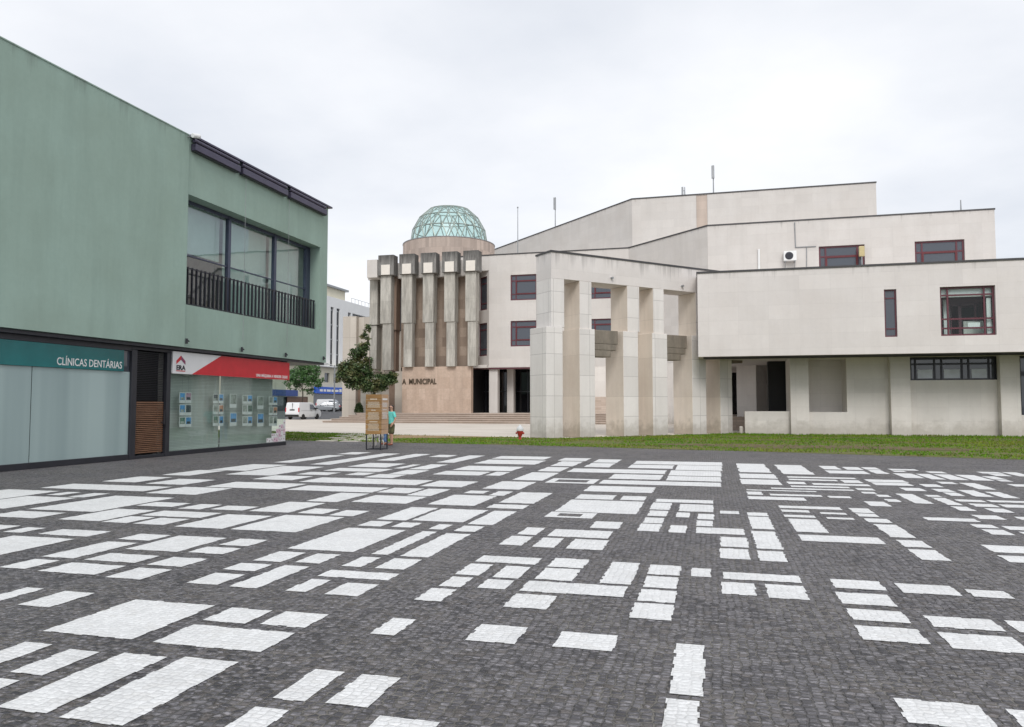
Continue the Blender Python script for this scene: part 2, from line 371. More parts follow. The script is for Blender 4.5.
# ------------------------------------------------------------------ mesh building
class MB:
    def __init__(s):
        s.v = []; s.f = []; s.mi = []; s.mats = []
    def mat(s, m):
        if m not in s.mats: s.mats.append(m)
        s.cur = s.mats.index(m); return s
    def _m(s):
        return getattr(s, 'cur', 0)
    def add(s, vs, fs):
        o = len(s.v); s.v += [Vector(p) for p in vs]
        for f in fs:
            s.f.append([o + i for i in f]); s.mi.append(s._m())
    def box(s, x0, y0, z0, x1, y1, z1):
        vs = [(x0, y0, z0), (x1, y0, z0), (x1, y1, z0), (x0, y1, z0), (x0, y0, z1), (x1, y0, z1), (x1, y1, z1), (x0, y1, z1)]
        s.add(vs, [(3, 2, 1, 0), (4, 5, 6, 7), (0, 1, 5, 4), (1, 2, 6, 5), (2, 3, 7, 6), (3, 0, 4, 7)]); return s
    def fbox(s, fr, a0, a1, b0, b1, z0, z1):
        vs = [fr.p(a, b, z) for z in (z0, z1) for (a, b) in ((a0, b0), (a1, b0), (a1, b1), (a0, b1))]
        s.add(vs, [(3, 2, 1, 0), (4, 5, 6, 7), (0, 1, 5, 4), (1, 2, 6, 5), (2, 3, 7, 6), (3, 0, 4, 7)]); return s
    def prism(s, poly, z0, z1):
        n = len(poly)
        vs = [(x, y, z0) for x, y in poly] + [(x, y, z1) for x, y in poly]
        fs = [tuple(range(n - 1, -1, -1)), tuple(range(n, 2 * n))]
        fs += [(i, (i + 1) % n, n + (i + 1) % n, n + i) for i in range(n)]
        s.add(vs, fs); return s
    def extrude(s, poly, vec):
        n = len(poly); vec = Vector(vec)
        vs = [Vector(p) for p in poly] + [Vector(p) + vec for p in poly]
        fs = [tuple(range(n - 1, -1, -1)), tuple(range(n, 2 * n))]
        fs += [(i, (i + 1) % n, n + (i + 1) % n, n + i) for i in range(n)]
        s.add(vs, fs); return s
    def poly(s, pts):
        s.add(pts, [tuple(range(len(pts)))]); return s
    def tube(s, p, q, r, n=8, r2=None, caps=True):
        p = Vector(p); q = Vector(q); d = (q - p).normalized()
        a = d.orthogonal().normalized(); b = d.cross(a)
        r2 = r if r2 is None else r2
        vs = [p + (a * math.cos(2 * math.pi * i / n) + b * math.sin(2 * math.pi * i / n)) * r for i in range(n)]
        vs += [q + (a * math.cos(2 * math.pi * i / n) + b * math.sin(2 * math.pi * i / n)) * r2 for i in range(n)]
        fs = [(i, (i + 1) % n, n + (i + 1) % n, n + i) for i in range(n)]
        if caps: fs += [tuple(range(n - 1, -1, -1)), tuple(range(n, 2 * n))]
        s.add(vs, fs); return s
    def lathe(s, c, prof, n=24, axis=2):
        c = Vector(c); vs = []
        for (r, h) in prof:
            for i in range(n):
                a = 2 * math.pi * i / n
                q = [r * math.cos(a), r * math.sin(a)]
                p = {2: (q[0], q[1], h), 1: (q[0], h, q[1]), 0: (h, q[0], q[1])}[axis]
                vs.append(c + Vector(p))
        fs = []
        for k in range(len(prof) - 1):
            for i in range(n):
                fs.append((k * n + i, k * n + (i + 1) % n, (k + 1) * n + (i + 1) % n, (k + 1) * n + i))
        fs.append(tuple(range(n - 1, -1, -1))); fs.append(tuple((len(prof) - 1) * n + i for i in range(n)))
        s.add(vs, fs); return s
    def build(s, name, parent=None, mat=None, world=True, smooth=False, bevel=0.0, fix=True):
        """link as ONE mesh object; world coordinates are made relative to the root thing"""
        off = Vector((0, 0, 0))
        if parent is not None and world:
            r = parent
            while r is not None:
                off += r.location; r = r.parent
        me = bpy.data.meshes.new(name)
        me.from_pydata([tuple(p - off) for p in s.v], [], s.f)
        mats = s.mats or [mat]
        for m in mats: me.materials.append(m)
        if s.mats:
            me.polygons.foreach_set('material_index', s.mi)
        if fix:
            bm = bmesh.new(); bm.from_mesh(me)
            bmesh.ops.recalc_face_normals(bm, faces=bm.faces); bm.to_mesh(me); bm.free()
        if smooth:
            me.polygons.foreach_set('use_smooth', [True] * len(me.polygons))
        me.update()
        o = bpy.data.objects.new(name, me); COL.objects.link(o)
        if parent is not None: o.parent = parent
        if bevel:
            b = o.modifiers.new('bevel', 'BEVEL'); b.width = bevel; b.segments = 2; b.limit_method = 'ANGLE'
        return o

def thing(name, label, cat, loc=(0, 0, 0), rz=0.0, group=None):
    o = bpy.data.objects.new(name, None); COL.objects.link(o)
    o.empty_display_size = 0.3
    o.location = loc; o.rotation_euler = (0, 0, rz)
    return tag(o, label, cat, group)

def tag(o, label, cat, group=None):
    o['label'] = label; o['category'] = cat
    if group: o['group'] = group
    return o

def struct(o, kind='structure'):
    o['kind'] = kind; return o

def walls(mb, poly, z0, z1, holes=None, cap=True, closed=True, skip=()):
    """walls round a footprint given counter-clockwise seen from above; holes[edge] = [(a0, a1, z0, z1, depth, back)]"""
    holes = holes or {}
    n = len(poly)
    for i in range(n if closed else n - 1):
        if i in skip: continue
        p = Vector((*poly[i], 0)); q = Vector((*poly[(i + 1) % n], 0))
        L = (q - p).length; u = (q - p) / L; nn = Vector((u.y, -u.x, 0))
        fr = Frame(p, u, nn)
        hs = holes.get(i, [])
        us = sorted({0.0, L, *[h[0] for h in hs], *[h[1] for h in hs]})
        zs = sorted({z0, z1, *[h[2] for h in hs], *[h[3] for h in hs]})
        for a, b in zip(us, us[1:]):
            for c, d in zip(zs, zs[1:]):
                ma, mz = (a + b) / 2, (c + d) / 2
                if any(h[0] < ma < h[1] and h[2] < mz < h[3] for h in hs): continue
                mb.poly([fr.p(a, 0, c), fr.p(b, 0, c), fr.p(b, 0, d), fr.p(a, 0, d)])
        for h in hs:
            a, b, c, d, dep = h[:5]
            f = lambda aa, bb, zz: fr.p(aa, bb, zz)
            mb.poly([f(a, 0, c), f(a, -dep, c), f(b, -dep, c), f(b, 0, c)])
            mb.poly([f(a, 0, d), f(b, 0, d), f(b, -dep, d), f(a, -dep, d)])
            mb.poly([f(a, 0, c), f(a, 0, d), f(a, -dep, d), f(a, -dep, c)])
            mb.poly([f(b, 0, c), f(b, -dep, c), f(b, -dep, d), f(b, 0, d)])
            if len(h) < 6 or h[5]:
                mb.poly([f(a, -dep, c), f(b, -dep, c), f(b, -dep, d), f(a, -dep, d)])
    if cap:
        mb.poly([(x, y, z1) for x, y in poly])
        mb.poly([(x, y, z0) for x, y in reversed(poly)])
    return mb

def edge_frame(poly, i):
    p = Vector((*poly[i], 0)); q = Vector((*poly[(i + 1) % len(poly)], 0))
    u = (q - p).normalized()
    return Frame(p, u, (u.y, -u.x))

def coping(parent, pts, z, h=0.14, out=0.05, inn=0.35, closed=False, name='coping'):
    mb = MB()
    n = len(pts)
    for i in range(n if closed else n - 1):
        fr = edge_frame(pts, i)
        L = (Vector(pts[(i + 1) % n]) - Vector(pts[i])).length
        mb.fbox(fr, -0.04, L + 0.04, -inn, out, z - 0.05 - 0.003 * (i % 2), z + h - 0.05 + 0.003 * (i % 2))
    return mb.build(name, parent, M['coping'])

def window(parent, fr, a0, a1, z0, z1, vs=(), hs=(), dep=0.2, fw=0.07, frame=None, glass=None, inner=None, name='window'):
    """frame with bars as the window part, its glass as a sub-part"""
    mb = MB(); mb.mat(frame or M['maroon'])
    t = 0.07
    mb.fbox(fr, a0, a0 + fw, -dep, -dep + t, z0, z1); mb.fbox(fr, a1 - fw, a1, -dep, -dep + t, z0, z1)
    mb.fbox(fr, a0 + fw, a1 - fw, -dep, -dep + t, z0, z0 + fw); mb.fbox(fr, a0 + fw, a1 - fw, -dep, -dep + t, z1 - fw, z1)
    for v in vs:
        a = a0 + (a1 - a0) * v
        mb.fbox(fr, a - fw / 2, a + fw / 2, -dep + 0.004, -dep + t - 0.006, z0 + fw, z1 - fw)
    for v in hs:
        z = z0 + (z1 - z0) * v
        mb.fbox(fr, a0 + fw, a1 - fw, -dep + 0.008, -dep + t - 0.012, z - fw / 2, z + fw / 2)
    if inner:
        mb.mat(M['darkred'])
        b0, b1, c0, c1 = inner
        x0, x1 = a0 + (a1 - a0) * b0, a0 + (a1 - a0) * b1; y0, y1 = z0 + (z1 - z0) * c0, z0 + (z1 - z0) * c1
        w = fw * 0.9
        mb.fbox(fr, x0, x0 + w, -dep + 0.012, -dep + t + 0.02, y0, y1); mb.fbox(fr, x1 - w, x1, -dep + 0.012, -dep + t + 0.02, y0, y1)
        mb.fbox(fr, x0 + w, x1 - w, -dep + 0.012, -dep + t + 0.02, y0, y0 + w); mb.fbox(fr, x0 + w, x1 - w, -dep + 0.012, -dep + t + 0.02, y1 - w, y1)
    o = mb.build(name, parent)
    g = MB(); g.fbox(fr, a0 + fw * 0.5, a1 - fw * 0.5, -dep + 0.016, -dep + 0.024, z0 + fw * 0.5, z1 - fw * 0.5)
    g.build('pane', o, glass or M['winglass'])
    return o

def text_mesh(txt, size, fr, a, z, b, depth=0.004, align='LEFT', squash=1.0, bold=0.0):
    """lettering as mesh vertices on a frame"""
    cu = bpy.data.curves.new('lettering', 'FONT'); cu.body = txt; cu.size = size; cu.align_x = align
    cu.extrude = depth / 2; cu.offset = bold; cu.resolution_u = 3
    o = bpy.data.objects.new('lettering', cu); COL.objects.link(o)
    dg = bpy.context.evaluated_depsgraph_get()
    me = bpy.data.meshes.new_from_object(o.evaluated_get(dg))
    vs = [fr.p(a + v.co.x * squash, b + v.co.z, z + v.co.y) for v in me.vertices]
    fs = [tuple(p.vertices) for p in me.polygons]
    w = max((v.co.x for v in me.vertices), default=0) * squash
    bpy.data.objects.remove(o); bpy.data.curves.remove(cu); bpy.data.meshes.remove(me)
    return vs, fs, w
# ------------------------------------------------------------------ ground
def sheet(name, pts, z, m, kind='structure'):
    mb = MB(); mb.poly([(x, y, z) for x, y in pts])
    return struct(mb.build(name, None, m, fix=False), kind)

sheet('ground', [(-1500, -1500), (1500, -1500), (1500, 1500), (-1500, 1500)], -0.03, M['farground'])
edge = [(-70, 43.5), (-40, 36.2), (-18.5, 30.5), (-7.7, 29.3), (1.9, 27.2), (8.8, 25.2), (34, 17.5)]
sheet('plaza_paving', [(34, -14), *reversed(edge), (-70, -14)], 0.0, M['cobble'])
sheet('forecourt', [*edge, (45, 17), (45, 76), (-37, 76), (-75, 79)], -0.004, M['forecourt'])
rd_ = MB(); rd_.poly([(-33, 76.5, -.01), (-20, 76.5, -.01), (-20, 98, .6), (-58, 98, .6), (-110, 92, .6), (-120, 83, -.01), (-75, 79.5, -.01)]); rd_.poly([(-20, 98, .6), (-20, 190, .6), (-200, 190, .6), (-110, 92, .6), (-58, 98, .6)])
struct(rd_.build('road', None, M['asphalt'], fix=False))

# white cobble rectangles, each (near-left px, near-left py, far-right px, far-right py) surveyed on the ground
def crop(x0, y0, s, rows):
    return [(x0 + a / s, y0 + b / s, x0 + c / s, y0 + d / s) for a, b, c, d in rows]
RECTS = []
RECTS += crop(0, 430, 4, [
 (645,180,905,163),(835,160,1149,140),(900,178,1299,148),(405,206,690,190),(580,215,865,200),(160,232,690,228),(580,253,930,234),
 (820,228,1229,216),(1005,197,1254,186),(-400,290,240,245),(185,260,325,250),(270,268,440,255),(-200,306,310,272),(110,317,700,272),
 (520,302,765,294),(710,315,890,300),(840,318,1036,308),(-60,345,265,332),(170,355,625,322),(375,367,620,350),(560,342,890,333),
 (530,375,760,357),(695,387,1089,345),(-120,398,85,384),(10,408,185,393),(150,417,445,407),(-300,490,300,437),(470,437,685,422),
 (500,477,910,433),(165,507,550,453),(335,520,640,505),(750,490,965,475),(875,460,1072,441),(-5,550,240,523),(585,540,830,517),
 (150,565,505,545),(420,590,690,560),(745,612,980,580),(890,558,1089,540),(1010,523,1224,492),(915,627,1239,548),(995,325,1304,293),
 (920,398,1379,350)])
RECTS.append((-30, 603, 44, 589))
RECTS += crop(256, 430, 4, [
 (70,130,355,102),(322,97,462,90),(215,138,578,95),(480,122,700,97),(690,108,808,101),(720,130,918,103),(940,115,1184,108),
 (870,134,1162,123),(365,147,600,135),(268,163,550,157),(550,154,660,139),(610,157,770,139),(530,176,695,162),(355,180,480,172),
 (430,190,610,178),(785,160,1072,148),(705,178,940,168),(917,182,1018,169),(160,178,340,171),(170,208,710,202),(655,225,890,207),
 (905,235,1122,209),(120,240,535,232),(475,250,675,235),(595,262,780,238),(830,253,935,245),(930,262,1030,247),(200,285,455,255),
 (380,288,685,268),(685,298,965,265),(970,291,1187,253),(920,312,1094,302),(165,333,335,318),(290,342,455,325),(480,358,730,313),
 (622,362,930,322),(846,377,1044,327),(405,383,550,368),(540,388,665,373),(690,397,788,380),(790,405,915,387),(125,475,600,402),
 (460,497,725,408),(575,505,860,418),(970,459,1109,428),(155,530,340,500),(340,545,500,512),(475,553,665,520),(875,527,1144,515),
 (795,578,950,540),(945,590,1099,550),(245,585,575,577),(730,625,870,592)])
RECTS += [(285, 591, 331, 580.5), (324, 594.5, 379, 585), (477, 588, 516, 579.5), (414, 600, 457, 590)]
RECTS += crop(512, 430, 4, [
 (152,144,285,127),(182,123,318,114),(287,148,415,134),(322,130,440,119),(484,136,840,130),(462,152,650,142),(642,160,838,143),
 (100,165,230,150),(218,168,620,162),(385,195,605,181),(625,182,835,166),(615,202,835,189),(347,215,835,212),(0,200,190,172),
 (285,245,575,230),(250,275,420,262),(431,280,540,267),(170,326,530,288),(573,288,805,283),(550,318,640,293),(665,325,805,301),
 (541,344,625,325),(655,349,712,332),(742,357,808,338),(522,372,610,353),(736,384,803,365),(500,404,600,378),(626,410,700,384),
 (735,413,926,397),(310,392,445,370),(836,467,938,432),(834,514,945,479),(20,418,133,393),(140,425,405,407),(80,468,208,435),
 (215,475,390,443),(833,335,907,326),(140,547,310,520),(90,597,275,560),(350,613,513,534),(540,577,677,546),(523,629,667,587),
 (716,586,797,557),(845,596,1146,585)])
RINGS = crop(512, 430, 4, [(130,211,352,198),(170,207.5,312,201.5),(128,348,342,334),(178,344.5,285,337.5)])
RECTS += [(722, 594, 754, 584), (769, 598, 803, 586.5), (519, 591, 628, 587)]
RECTS += crop(730, 460, 10.24, [
 (100,125,345,42),(110,185,450,148),(120,248,490,205),(550,145,725,55),(592,182,1272,184),(612,207,1084,205),(1174,235,1314,210),
 (600,246,760,227),(858,256,1410,252),(630,276,1210,277),(1314,310,1454,294),(425,296,1258,306),(170,311,880,322),(180,355,322,328),
 (415,364,930,362),(190,402,755,388),(1369,345,1474,330),(1524,378,1614,360),(1624,430,1704,405),(1020,388,1224,375),(512,493,1120,487),
 (535,532,800,518),(562,585,860,572),(935,555,1180,545),(1000,605,1260,597),(185,572,380,545),(1444,473,1574,430),(1269,540,1414,500),
 (1324,580,1479,551),(1424,640,1604,607)])
RECTS += crop(720, 450, 6.4, [(491,524,620,447),(206,505,310,431),(236,632,350,525),(667,124,735,104),(702,150,920,136),(815,127,880,111)])
RECTS += [(802, 541, 878, 538), (760, 561, 783, 552)]
RECTS += crop(860, 450, 6.244, [
 (36,122,95,110),(71,148,125,126),(195,127,340,121),(216,137,270,131),(281,175,320,148),(411,183,430,151),(441,145,510,136),
 (556,187,560,154),(691,190,710,158),(766,147,860,139),(851,163,885,149),(801,184,840,166),(870,197,920,189),(961,165,975,141),
 (56,200,265,189),(101,220,290,206),(411,231,475,216),(511,212,575,201),(725,246,715,208),(286,255,370,239),(491,262,550,246),
 (571,287,600,268),(726,292,710,253),(901,301,870,264),(971,229,1030,216),
 (346,334,325,276),(426,293,485,283),(551,344,530,301),(626,380,665,356),(621,323,755,314),(726,355,820,339),(841,390,895,368),
 (916,360,1030,346),(805,326,1030,321),(751,432,850,411),(1011,437,1060,421),(426,440,710,431),(731,486,820,469),(826,529,895,501),
 (936,500,1060,483),(1031,530,1100,516),(841,640,1060,606),(191,545,225,469),(281,606,385,569)])
RECTS += [(1010, 562.5, 1030, 557), (922, 560, 935, 550.5)]
RECTS += crop(740, 570, 3.606, [
 (345,65,500,43),(370,122,530,91),(410,180,580,152),(445,252,640,216),(590,83,755,59),(845,97,950,78),(700,206,905,181),
 (768,284,980,244),(1010,226,1080,191),(608,552,860,491),(1040,590,1100,516)])
RECTS += crop(0, 570, 2, [
 (35,70,190,47),(85,123,430,72),(405,101,545,82),(520,109,658,90),(305,145,590,127),(740,128,832,100),(-80,190,105,150),
 (20,205,200,165),(-8,275,335,175),(117,296,478,185),(-100,250,40,222),(445,318,578,282),
 (720,330,880,306),(545,257,690,205),(650,267,802,217)])
RECTS += [(465, 640.5, 528, 628), (552, 647, 618, 636), (669.5, 694, 704.5, 646), (661, 733, 699.5, 702), (637, 601, 677, 590.5),
          (629, 618, 674, 605.5), (503, 607, 557, 596.5)]

def white_paving():
    mb = MB(); rnd = random.Random(3)
    z = 0.004
    seen = []
    for (ax, ay, bx, by) in RECTS:
        p = ground(ax, ay); q = ground(bx, by)
        x0, x1 = sorted((p.x, q.x)); y0, y1 = sorted((p.y, q.y))
        if x1 - x0 < 0.08 or y1 - y0 < 0.08: continue
        seen.append((x0, y0, x1, y1))
    # neighbours never overlap: trim the later one by a row of dark stones
    done = []
    for r in seen:
        x0, y0, x1, y1 = r
        for (a0, b0, a1, b1) in done:
            ox, oy = min(x1, a1) - max(x0, a0), min(y1, b1) - max(y0, b0)
            if ox > -0.06 and oy > -0.06:
                if ox < oy:
                    if (x0 + x1) > (a0 + a1): x0 = a1 + 0.08
                    else: x1 = a0 - 0.08
                else:
                    if (y0 + y1) > (b0 + b1): y0 = b1 + 0.08
                    else: y1 = b0 - 0.08
        if x1 - x0 < 0.1 or y1 - y0 < 0.1: continue
        done.append((x0, y0, x1, y1))
    for (x0, y0, x1, y1) in done:
        d = math.hypot((x0 + x1) / 2, y0)
        st = 0.065 if d < 9 else (0.09 if d < 18 else 0.3)
        amp = 0.010 if d < 12 else (0.012 if d < 18 else 0.02)
        pts = []
        cs = [(x0, y0), (x1, y0), (x1, y1), (x0, y1)]
        for k in range(4):
            a, b = cs[k], cs[(k + 1) % 4]
            L = math.hypot(b[0] - a[0], b[1] - a[1]); n = max(2, int(L / st))
            nx, ny = (b[1] - a[1]) / L, -(b[0] - a[0]) / L
            for i in range(n):
                o = rnd.uniform(-amp, amp) if 0 < i < n - 1 else 0.0
                for t in (i / n + (.02 / n if i else 0), (i + 1) / n - .02 / n):
                    pts.append((a[0] + (b[0] - a[0]) * t + nx * o, a[1] + (b[1] - a[1]) * t + ny * o, z))
        mb.poly(pts)
    for o, i in (RINGS[:2], RINGS[2:]):
        (ax, ay), (bx, by) = ground(o[0], o[1])[:2], ground(o[2], o[3])[:2]
        (cx, cy), (dx, dy) = ground(i[0], i[1])[:2], ground(i[2], i[3])[:2]
        O = [(ax, ay, z), (bx, ay, z), (bx, by, z), (ax, by, z)]; I = [(cx, cy, z), (dx, cy, z), (dx, dy, z), (cx, dy, z)]
        for k in range(4): mb.poly([O[k], O[(k + 1) % 4], I[(k + 1) % 4], I[k]])
    return struct(mb.build('white_paving', None, M['whitecobble'], fix=False))
white_paving()

# lawn between the plaza and the civic building
lawn_pts = [(-40, 36.2), (-18.5, 30.5), (-7.7, 29.3), (1.9, 27.2), (8.8, 25.2), (34, 17.5), (34, 45), (1.6, 45), (1.25, 44.4), (-7.6, 35.5), (-9.4, 36.6), (-13, 36.9), (-18, 38.2), (-25, 40.6), (-44, 46)]
sheet('lawn', lawn_pts, 0.004, M['soil'])

def inside(x, y, poly):
    c = False; n = len(poly); j = n - 1
    for i in range(n):
        xi, yi = poly[i]; xj, yj = poly[j]
        if (yi > y) != (yj > y) and x < (xj - xi) * (y - yi) / (yj - yi) + xi: c = not c
        j = i
    return c

_a, _b = ground(343, 441.5), ground(364, 433.8)
PATH = [(_a.x - .9, _a.y), (_a.x + .9, _a.y), (_b.x + .9, _b.y), (_b.x - .9, _b.y)]      # slab path through the lawn
DIRT = [(-15.3, 33.6), (-11.5, 35.2), (-9.6, 36.2), (-11.5, 36.85), (-15.8, 37.4), (-16.2, 35.4)]
sheet('bare_earth', DIRT, 0.010, M['dirt'])
BARE = []
for cpx, cpy, rx, ry in ((765, 446.5, 3.0, 1.5), (835, 447, 2.2, 1.3), (905, 449, 2.4, 1.0), (700, 445, 1.6, .8)):
    c_ = ground(cpx, cpy); BARE.append((c_.x, c_.y, rx, ry))
_rb = random.Random(21)
_mb = MB()
for (x, y, rx, ry) in BARE:
    k_ = [_rb.uniform(.7, 1.15) for _ in range(18)]
    _mb.poly([(x + rx * k_[i] * math.cos(i * math.pi / 9), y + ry * k_[i] * math.sin(i * math.pi / 9), .0105 + .0007 * BARE.index((x, y, rx, ry))) for i in range(18)])
struct(_mb.build('bare_earth', None, M['dirtdark'], fix=False))
def path_slabs():
    mb = MB(); rnd = random.Random(5)
    for r in range(7):
        t = r / 6
        cx = _a.x + (_b.x - _a.x) * t + rnd.uniform(-.1, .1); cy = _a.y + (_b.y - _a.y) * t
        for k in (-.5, .5):
            x = cx + k * 1.15 + (.25 if r % 2 else -.2); w, h = 0.86, 0.52
            mb.prism([(x - w / 2, cy - h / 2), (x + w / 2, cy - h / 2), (x + w / 2 - .05, cy + h / 2), (x - w / 2 - .05, cy + h / 2)], 0.004, 0.035)
    return struct(mb.build('path', None, M['slab']))
path_slabs()

from mathutils import noise as mnoise
def grass():
    rnd = random.Random(11); vs = []; fs = []
    n = 0
    while n < 66000:
        x = rnd.uniform(-36, 26); y = rnd.uniform(19, 46)
        if not inside(x, y, lawn_pts): continue
        pn = mnoise.noise(Vector((x * .33 + 3.1, y * .62, 0))) + .5 * mnoise.noise(Vector((x * 1.1, y * 1.9, 4.0)))
        if pn > .17 and rnd.random() < (.85 if y < 42.5 else .3): continue
        if any(((x - bx) / brx) ** 2 + ((y - by) / bry) ** 2 < 1.3 for bx, by, brx, bry in BARE) and rnd.random() < .72: continue
        onp = inside(x, y, PATH); ond = inside(x, y, DIRT)
        if onp and rnd.random() < 0.1: continue
        if ond and rnd.random() < 0.85: continue
        h = rnd.uniform(0.025, 0.075) * (1.5 if y > 42.2 and x > 1 else 1.0); w = rnd.uniform(0.015, 0.032)
        a = rnd.uniform(0, math.pi); dx, dy = math.cos(a) * w, math.sin(a) * w
        lx, ly = rnd.uniform(-.04, .04), rnd.uniform(-.04, .04)
        k = len(vs)
        vs += [(x - dx, y - dy, 0.0), (x + dx, y + dy, 0.0), (x + lx, y + ly, h)]
        fs.append((k, k + 1, k + 2)); n += 1
    me = bpy.data.meshes.new('grass'); me.from_pydata(vs, [], fs); me.materials.append(M['grass'])
    o = bpy.data.objects.new('grass', me); COL.objects.link(o)
    o['label'] = 'short green grass of the lawn strip'; o['category'] = 'grass'
    return struct(o, 'stuff')
grass()

# ------------------------------------------------------------------ green shop and office building
GX, SX = -16.2, -16.5          # faces of the upper storey and of the shop fronts
UP = Frame((GX, 0), (0, 1), (1, 0)); SH = Frame((SX, 0), (0, 1), (1, 0))
gb = thing('office_building', 'green rendered two storey building with shops under its overhanging upper floor', 'building', (GX - 4, 15, 0))
YE, YG = 29.75, 27.06
SOF, TOP = 3.44, 10.27
ya, zt1 = UP.uz(188, 197); _, zb1 = UP.uz(188, 305); yb, zt2 = UP.uz(320.5, 245); _, zb2 = UP.uz(320.5, 330)
WIN = (ya + 0.02, yb, (zb1 + zb2) / 2, (zt1 + zt2) / 2)
foot = [(GX, -6.0), (GX, YE), (GX - 14, YE), (GX - 14, -6.0)]
mb = MB()
walls(mb, foot, SOF, TOP, {0: [(WIN[0] + 6, WIN[1] + 6, WIN[2], WIN[3], 0.62, False)]})
mb.build('upper_storey', gb, M['green'], fix=False)
# the longer left-hand wall panel stands a little proud of the window bay
mb = MB(); mb.fbox(UP, -6.0, ya - 0.06, 0.0, 0.05, SOF + 0.002, TOP + 0.02); mb.build('wall_panel', gb, M['green'])
mb = MB(); mb.box(GX - 14.1, -6.1, TOP, GX - 0.25, YE + 0.03, TOP + 0.06); mb.build('roof', gb, M['coping'])
mb = MB(); mb.fbox(UP, -6.0, ya - 0.07, -0.2, 0.07, TOP + 0.021, TOP + 0.055); mb.build('coping', gb, M['green'])
# room behind the loggia
rm = MB()
x0, x1, y0, y1, z0, z1 = GX - 6.5, GX - 0.66, WIN[0] - 1.5, WIN[1] + 0.5, WIN[2] - 0.02, WIN[3] + 0.25
rm.poly([(x0, y0, z0), (x1, y0, z0), (x1, y1, z0), (x0, y1, z0)]); rm.poly([(x0, y0, z1), (x0, y1, z1), (x1, y1, z1), (x1, y0, z1)])
rm.poly([(x0, y0, z0), (x0, y1, z0), (x0, y1, z1), (x0, y0, z1)]); rm.poly([(x0, y0, z0), (x0, y0, z1), (x1, y0, z1), (x1, y0, z0)])
rm.poly([(x0, y1, z0), (x1, y1, z0), (x1, y1, z1), (x0, y1, z1)])
rm.build('room', gb, M['interior'], fix=False)
# loggia glazing
lw = MB(); lw.mat(M['bluemetal'])
ym1, _ = Frame((GX - 0.55, 0), (0, 1), (1, 0)).uz(227.5, 250); ym2, _ = Frame((GX - 0.55, 0), (0, 1), (1, 0)).uz(273.5, 260)
yr = WIN[1]
for y in (WIN[0] + 0.05, ym1, ym2, yr - 0.30):
    lw.fbox(UP, y - 0.075, y + 0.075, -.60, -.46, WIN[2] + 0.002, WIN[3] - 0.002)
lw.fbox(UP, WIN[0] + .13, ym1 - .076, -.585, -.475, WIN[3] - 0.12, WIN[3] - 0.003); lw.fbox(UP, ym1 + .076, ym2 - .076, -.585, -.475, WIN[3] - 0.12, WIN[3] - 0.003)
lw.fbox(UP, ym2 + .076, yr - .376, -.585, -.475, WIN[3] - 0.12, WIN[3] - 0.003)
lw.fbox(UP, yr - 0.225, yr - 0.003, -.58, -.48, WIN[2] + .002, WIN[3] - .002)
for (a, b) in ((WIN[0] + .13, ym1 - .076), (ym1 + .076, ym2 - .076), (ym2 + .076, yr - .376)):
    lw.fbox(UP, a, b, -.565, -.495, WIN[2] + 1.72, WIN[2] + 1.76)
lo = lw.build('loggia_window', gb)
for (a, b) in ((WIN[0], ym1), (ym1, ym2), (ym2, yr - 0.3)):
    p = MB(); p.fbox(UP, a + 0.02, b - 0.02, -.535, -.53, WIN[2] + 0.01, WIN[3] - 0.05); p.build('pane', lo, M['loggiaglass'])
for (a, b, zl) in ((WIN[0], ym1, 1.9), (ym1, ym2, 0.05), (ym2, yr - 0.3, 0.05)):
    p = MB(); p.fbox(UP, a + 0.1, b - 0.1, -.84, -.83, WIN[2] + zl, WIN[3] - 0.02); p.build('blind_or_reflection_sheet', lo, M['blind_or_reflection_sheet'])  # pale sheets added to stand for brightness reflected in the glass
# railing
rl = MB()
rl.fbox(UP, WIN[0] + 0.005, WIN[1] - 0.13, -0.20, -0.16, WIN[2] + 1.21, WIN[2] + 1.25)
rl.fbox(UP, WIN[0] + 0.005, WIN[1] - 0.13, -0.20, -0.16, WIN[2] + 0.04, WIN[2] + 0.08)
nb = 38
for i in range(nb):
    y = WIN[0] + 0.05 + (WIN[1] - WIN[0] - 0.25) * i / (nb - 1)
    rl.fbox(UP, y - 0.017, y + 0.017, -0.215, -0.145, WIN[2] + 0.012, WIN[2] + 1.27)
rl.build('railing', gb, M['darkmetal'])
# rolled awnings along the roof edge with their guide cables
aw = MB(); ya0 = ya - 0.03
aw.fbox(UP, ya0, YE + 0.12, -0.3, 0.16, TOP + 0.005, TOP + 0.075)
aw.build('roof_flashing', gb, M['awning'], bevel=0.01)
segs = [(ya0 + 0.1, UP.uz(236, 165)[0]), (UP.uz(239, 165)[0], UP.uz(284, 190)[0]), (UP.uz(287, 190)[0], YE - 0.42)]
for (a, b) in segs:
    s_ = MB(); s_.mat(M['awning']); s_.fbox(UP, a, b, 0.02, 0.20, TOP - 0.42, TOP - 0.20)
    s_.tube(UP.p(a + .02, 0.11, TOP - 0.09), UP.p(b - .02, 0.11, TOP - 0.09), 0.075, 10)
    s_.mat(M['darkmetal']); s_.fbox(UP, a, b, 0.03, 0.17, TOP - 0.45, TOP - 0.423)
    s_.build('awning_cassette', gb, bevel=0.012)
for px in (242.5, 286.5):
    a, _ = UP.uz(px, 250)
    c = MB(); c.tube(UP.p(a, 0.09, TOP - 0.5), UP.p(a, 0.09, SOF + 0.45), 0.008, 6); c.build('guide_cable', gb, M['grey'])
for (px, py) in ((184.5, 340), (240, 348.5), (284, 354), (322, 357.5)):
    a, z = UP.uz(px, py)
    c = MB(); c.fbox(UP, a - .03, a + .05, 0.051, 0.10, z - .12, z + .05); c.tube(UP.p(a, .08, z + .01), UP.p(a + .1, .10, z - .04), 0.025, 8); c.build('cable_bracket', gb, M['darkmetal'], bevel=0.01)
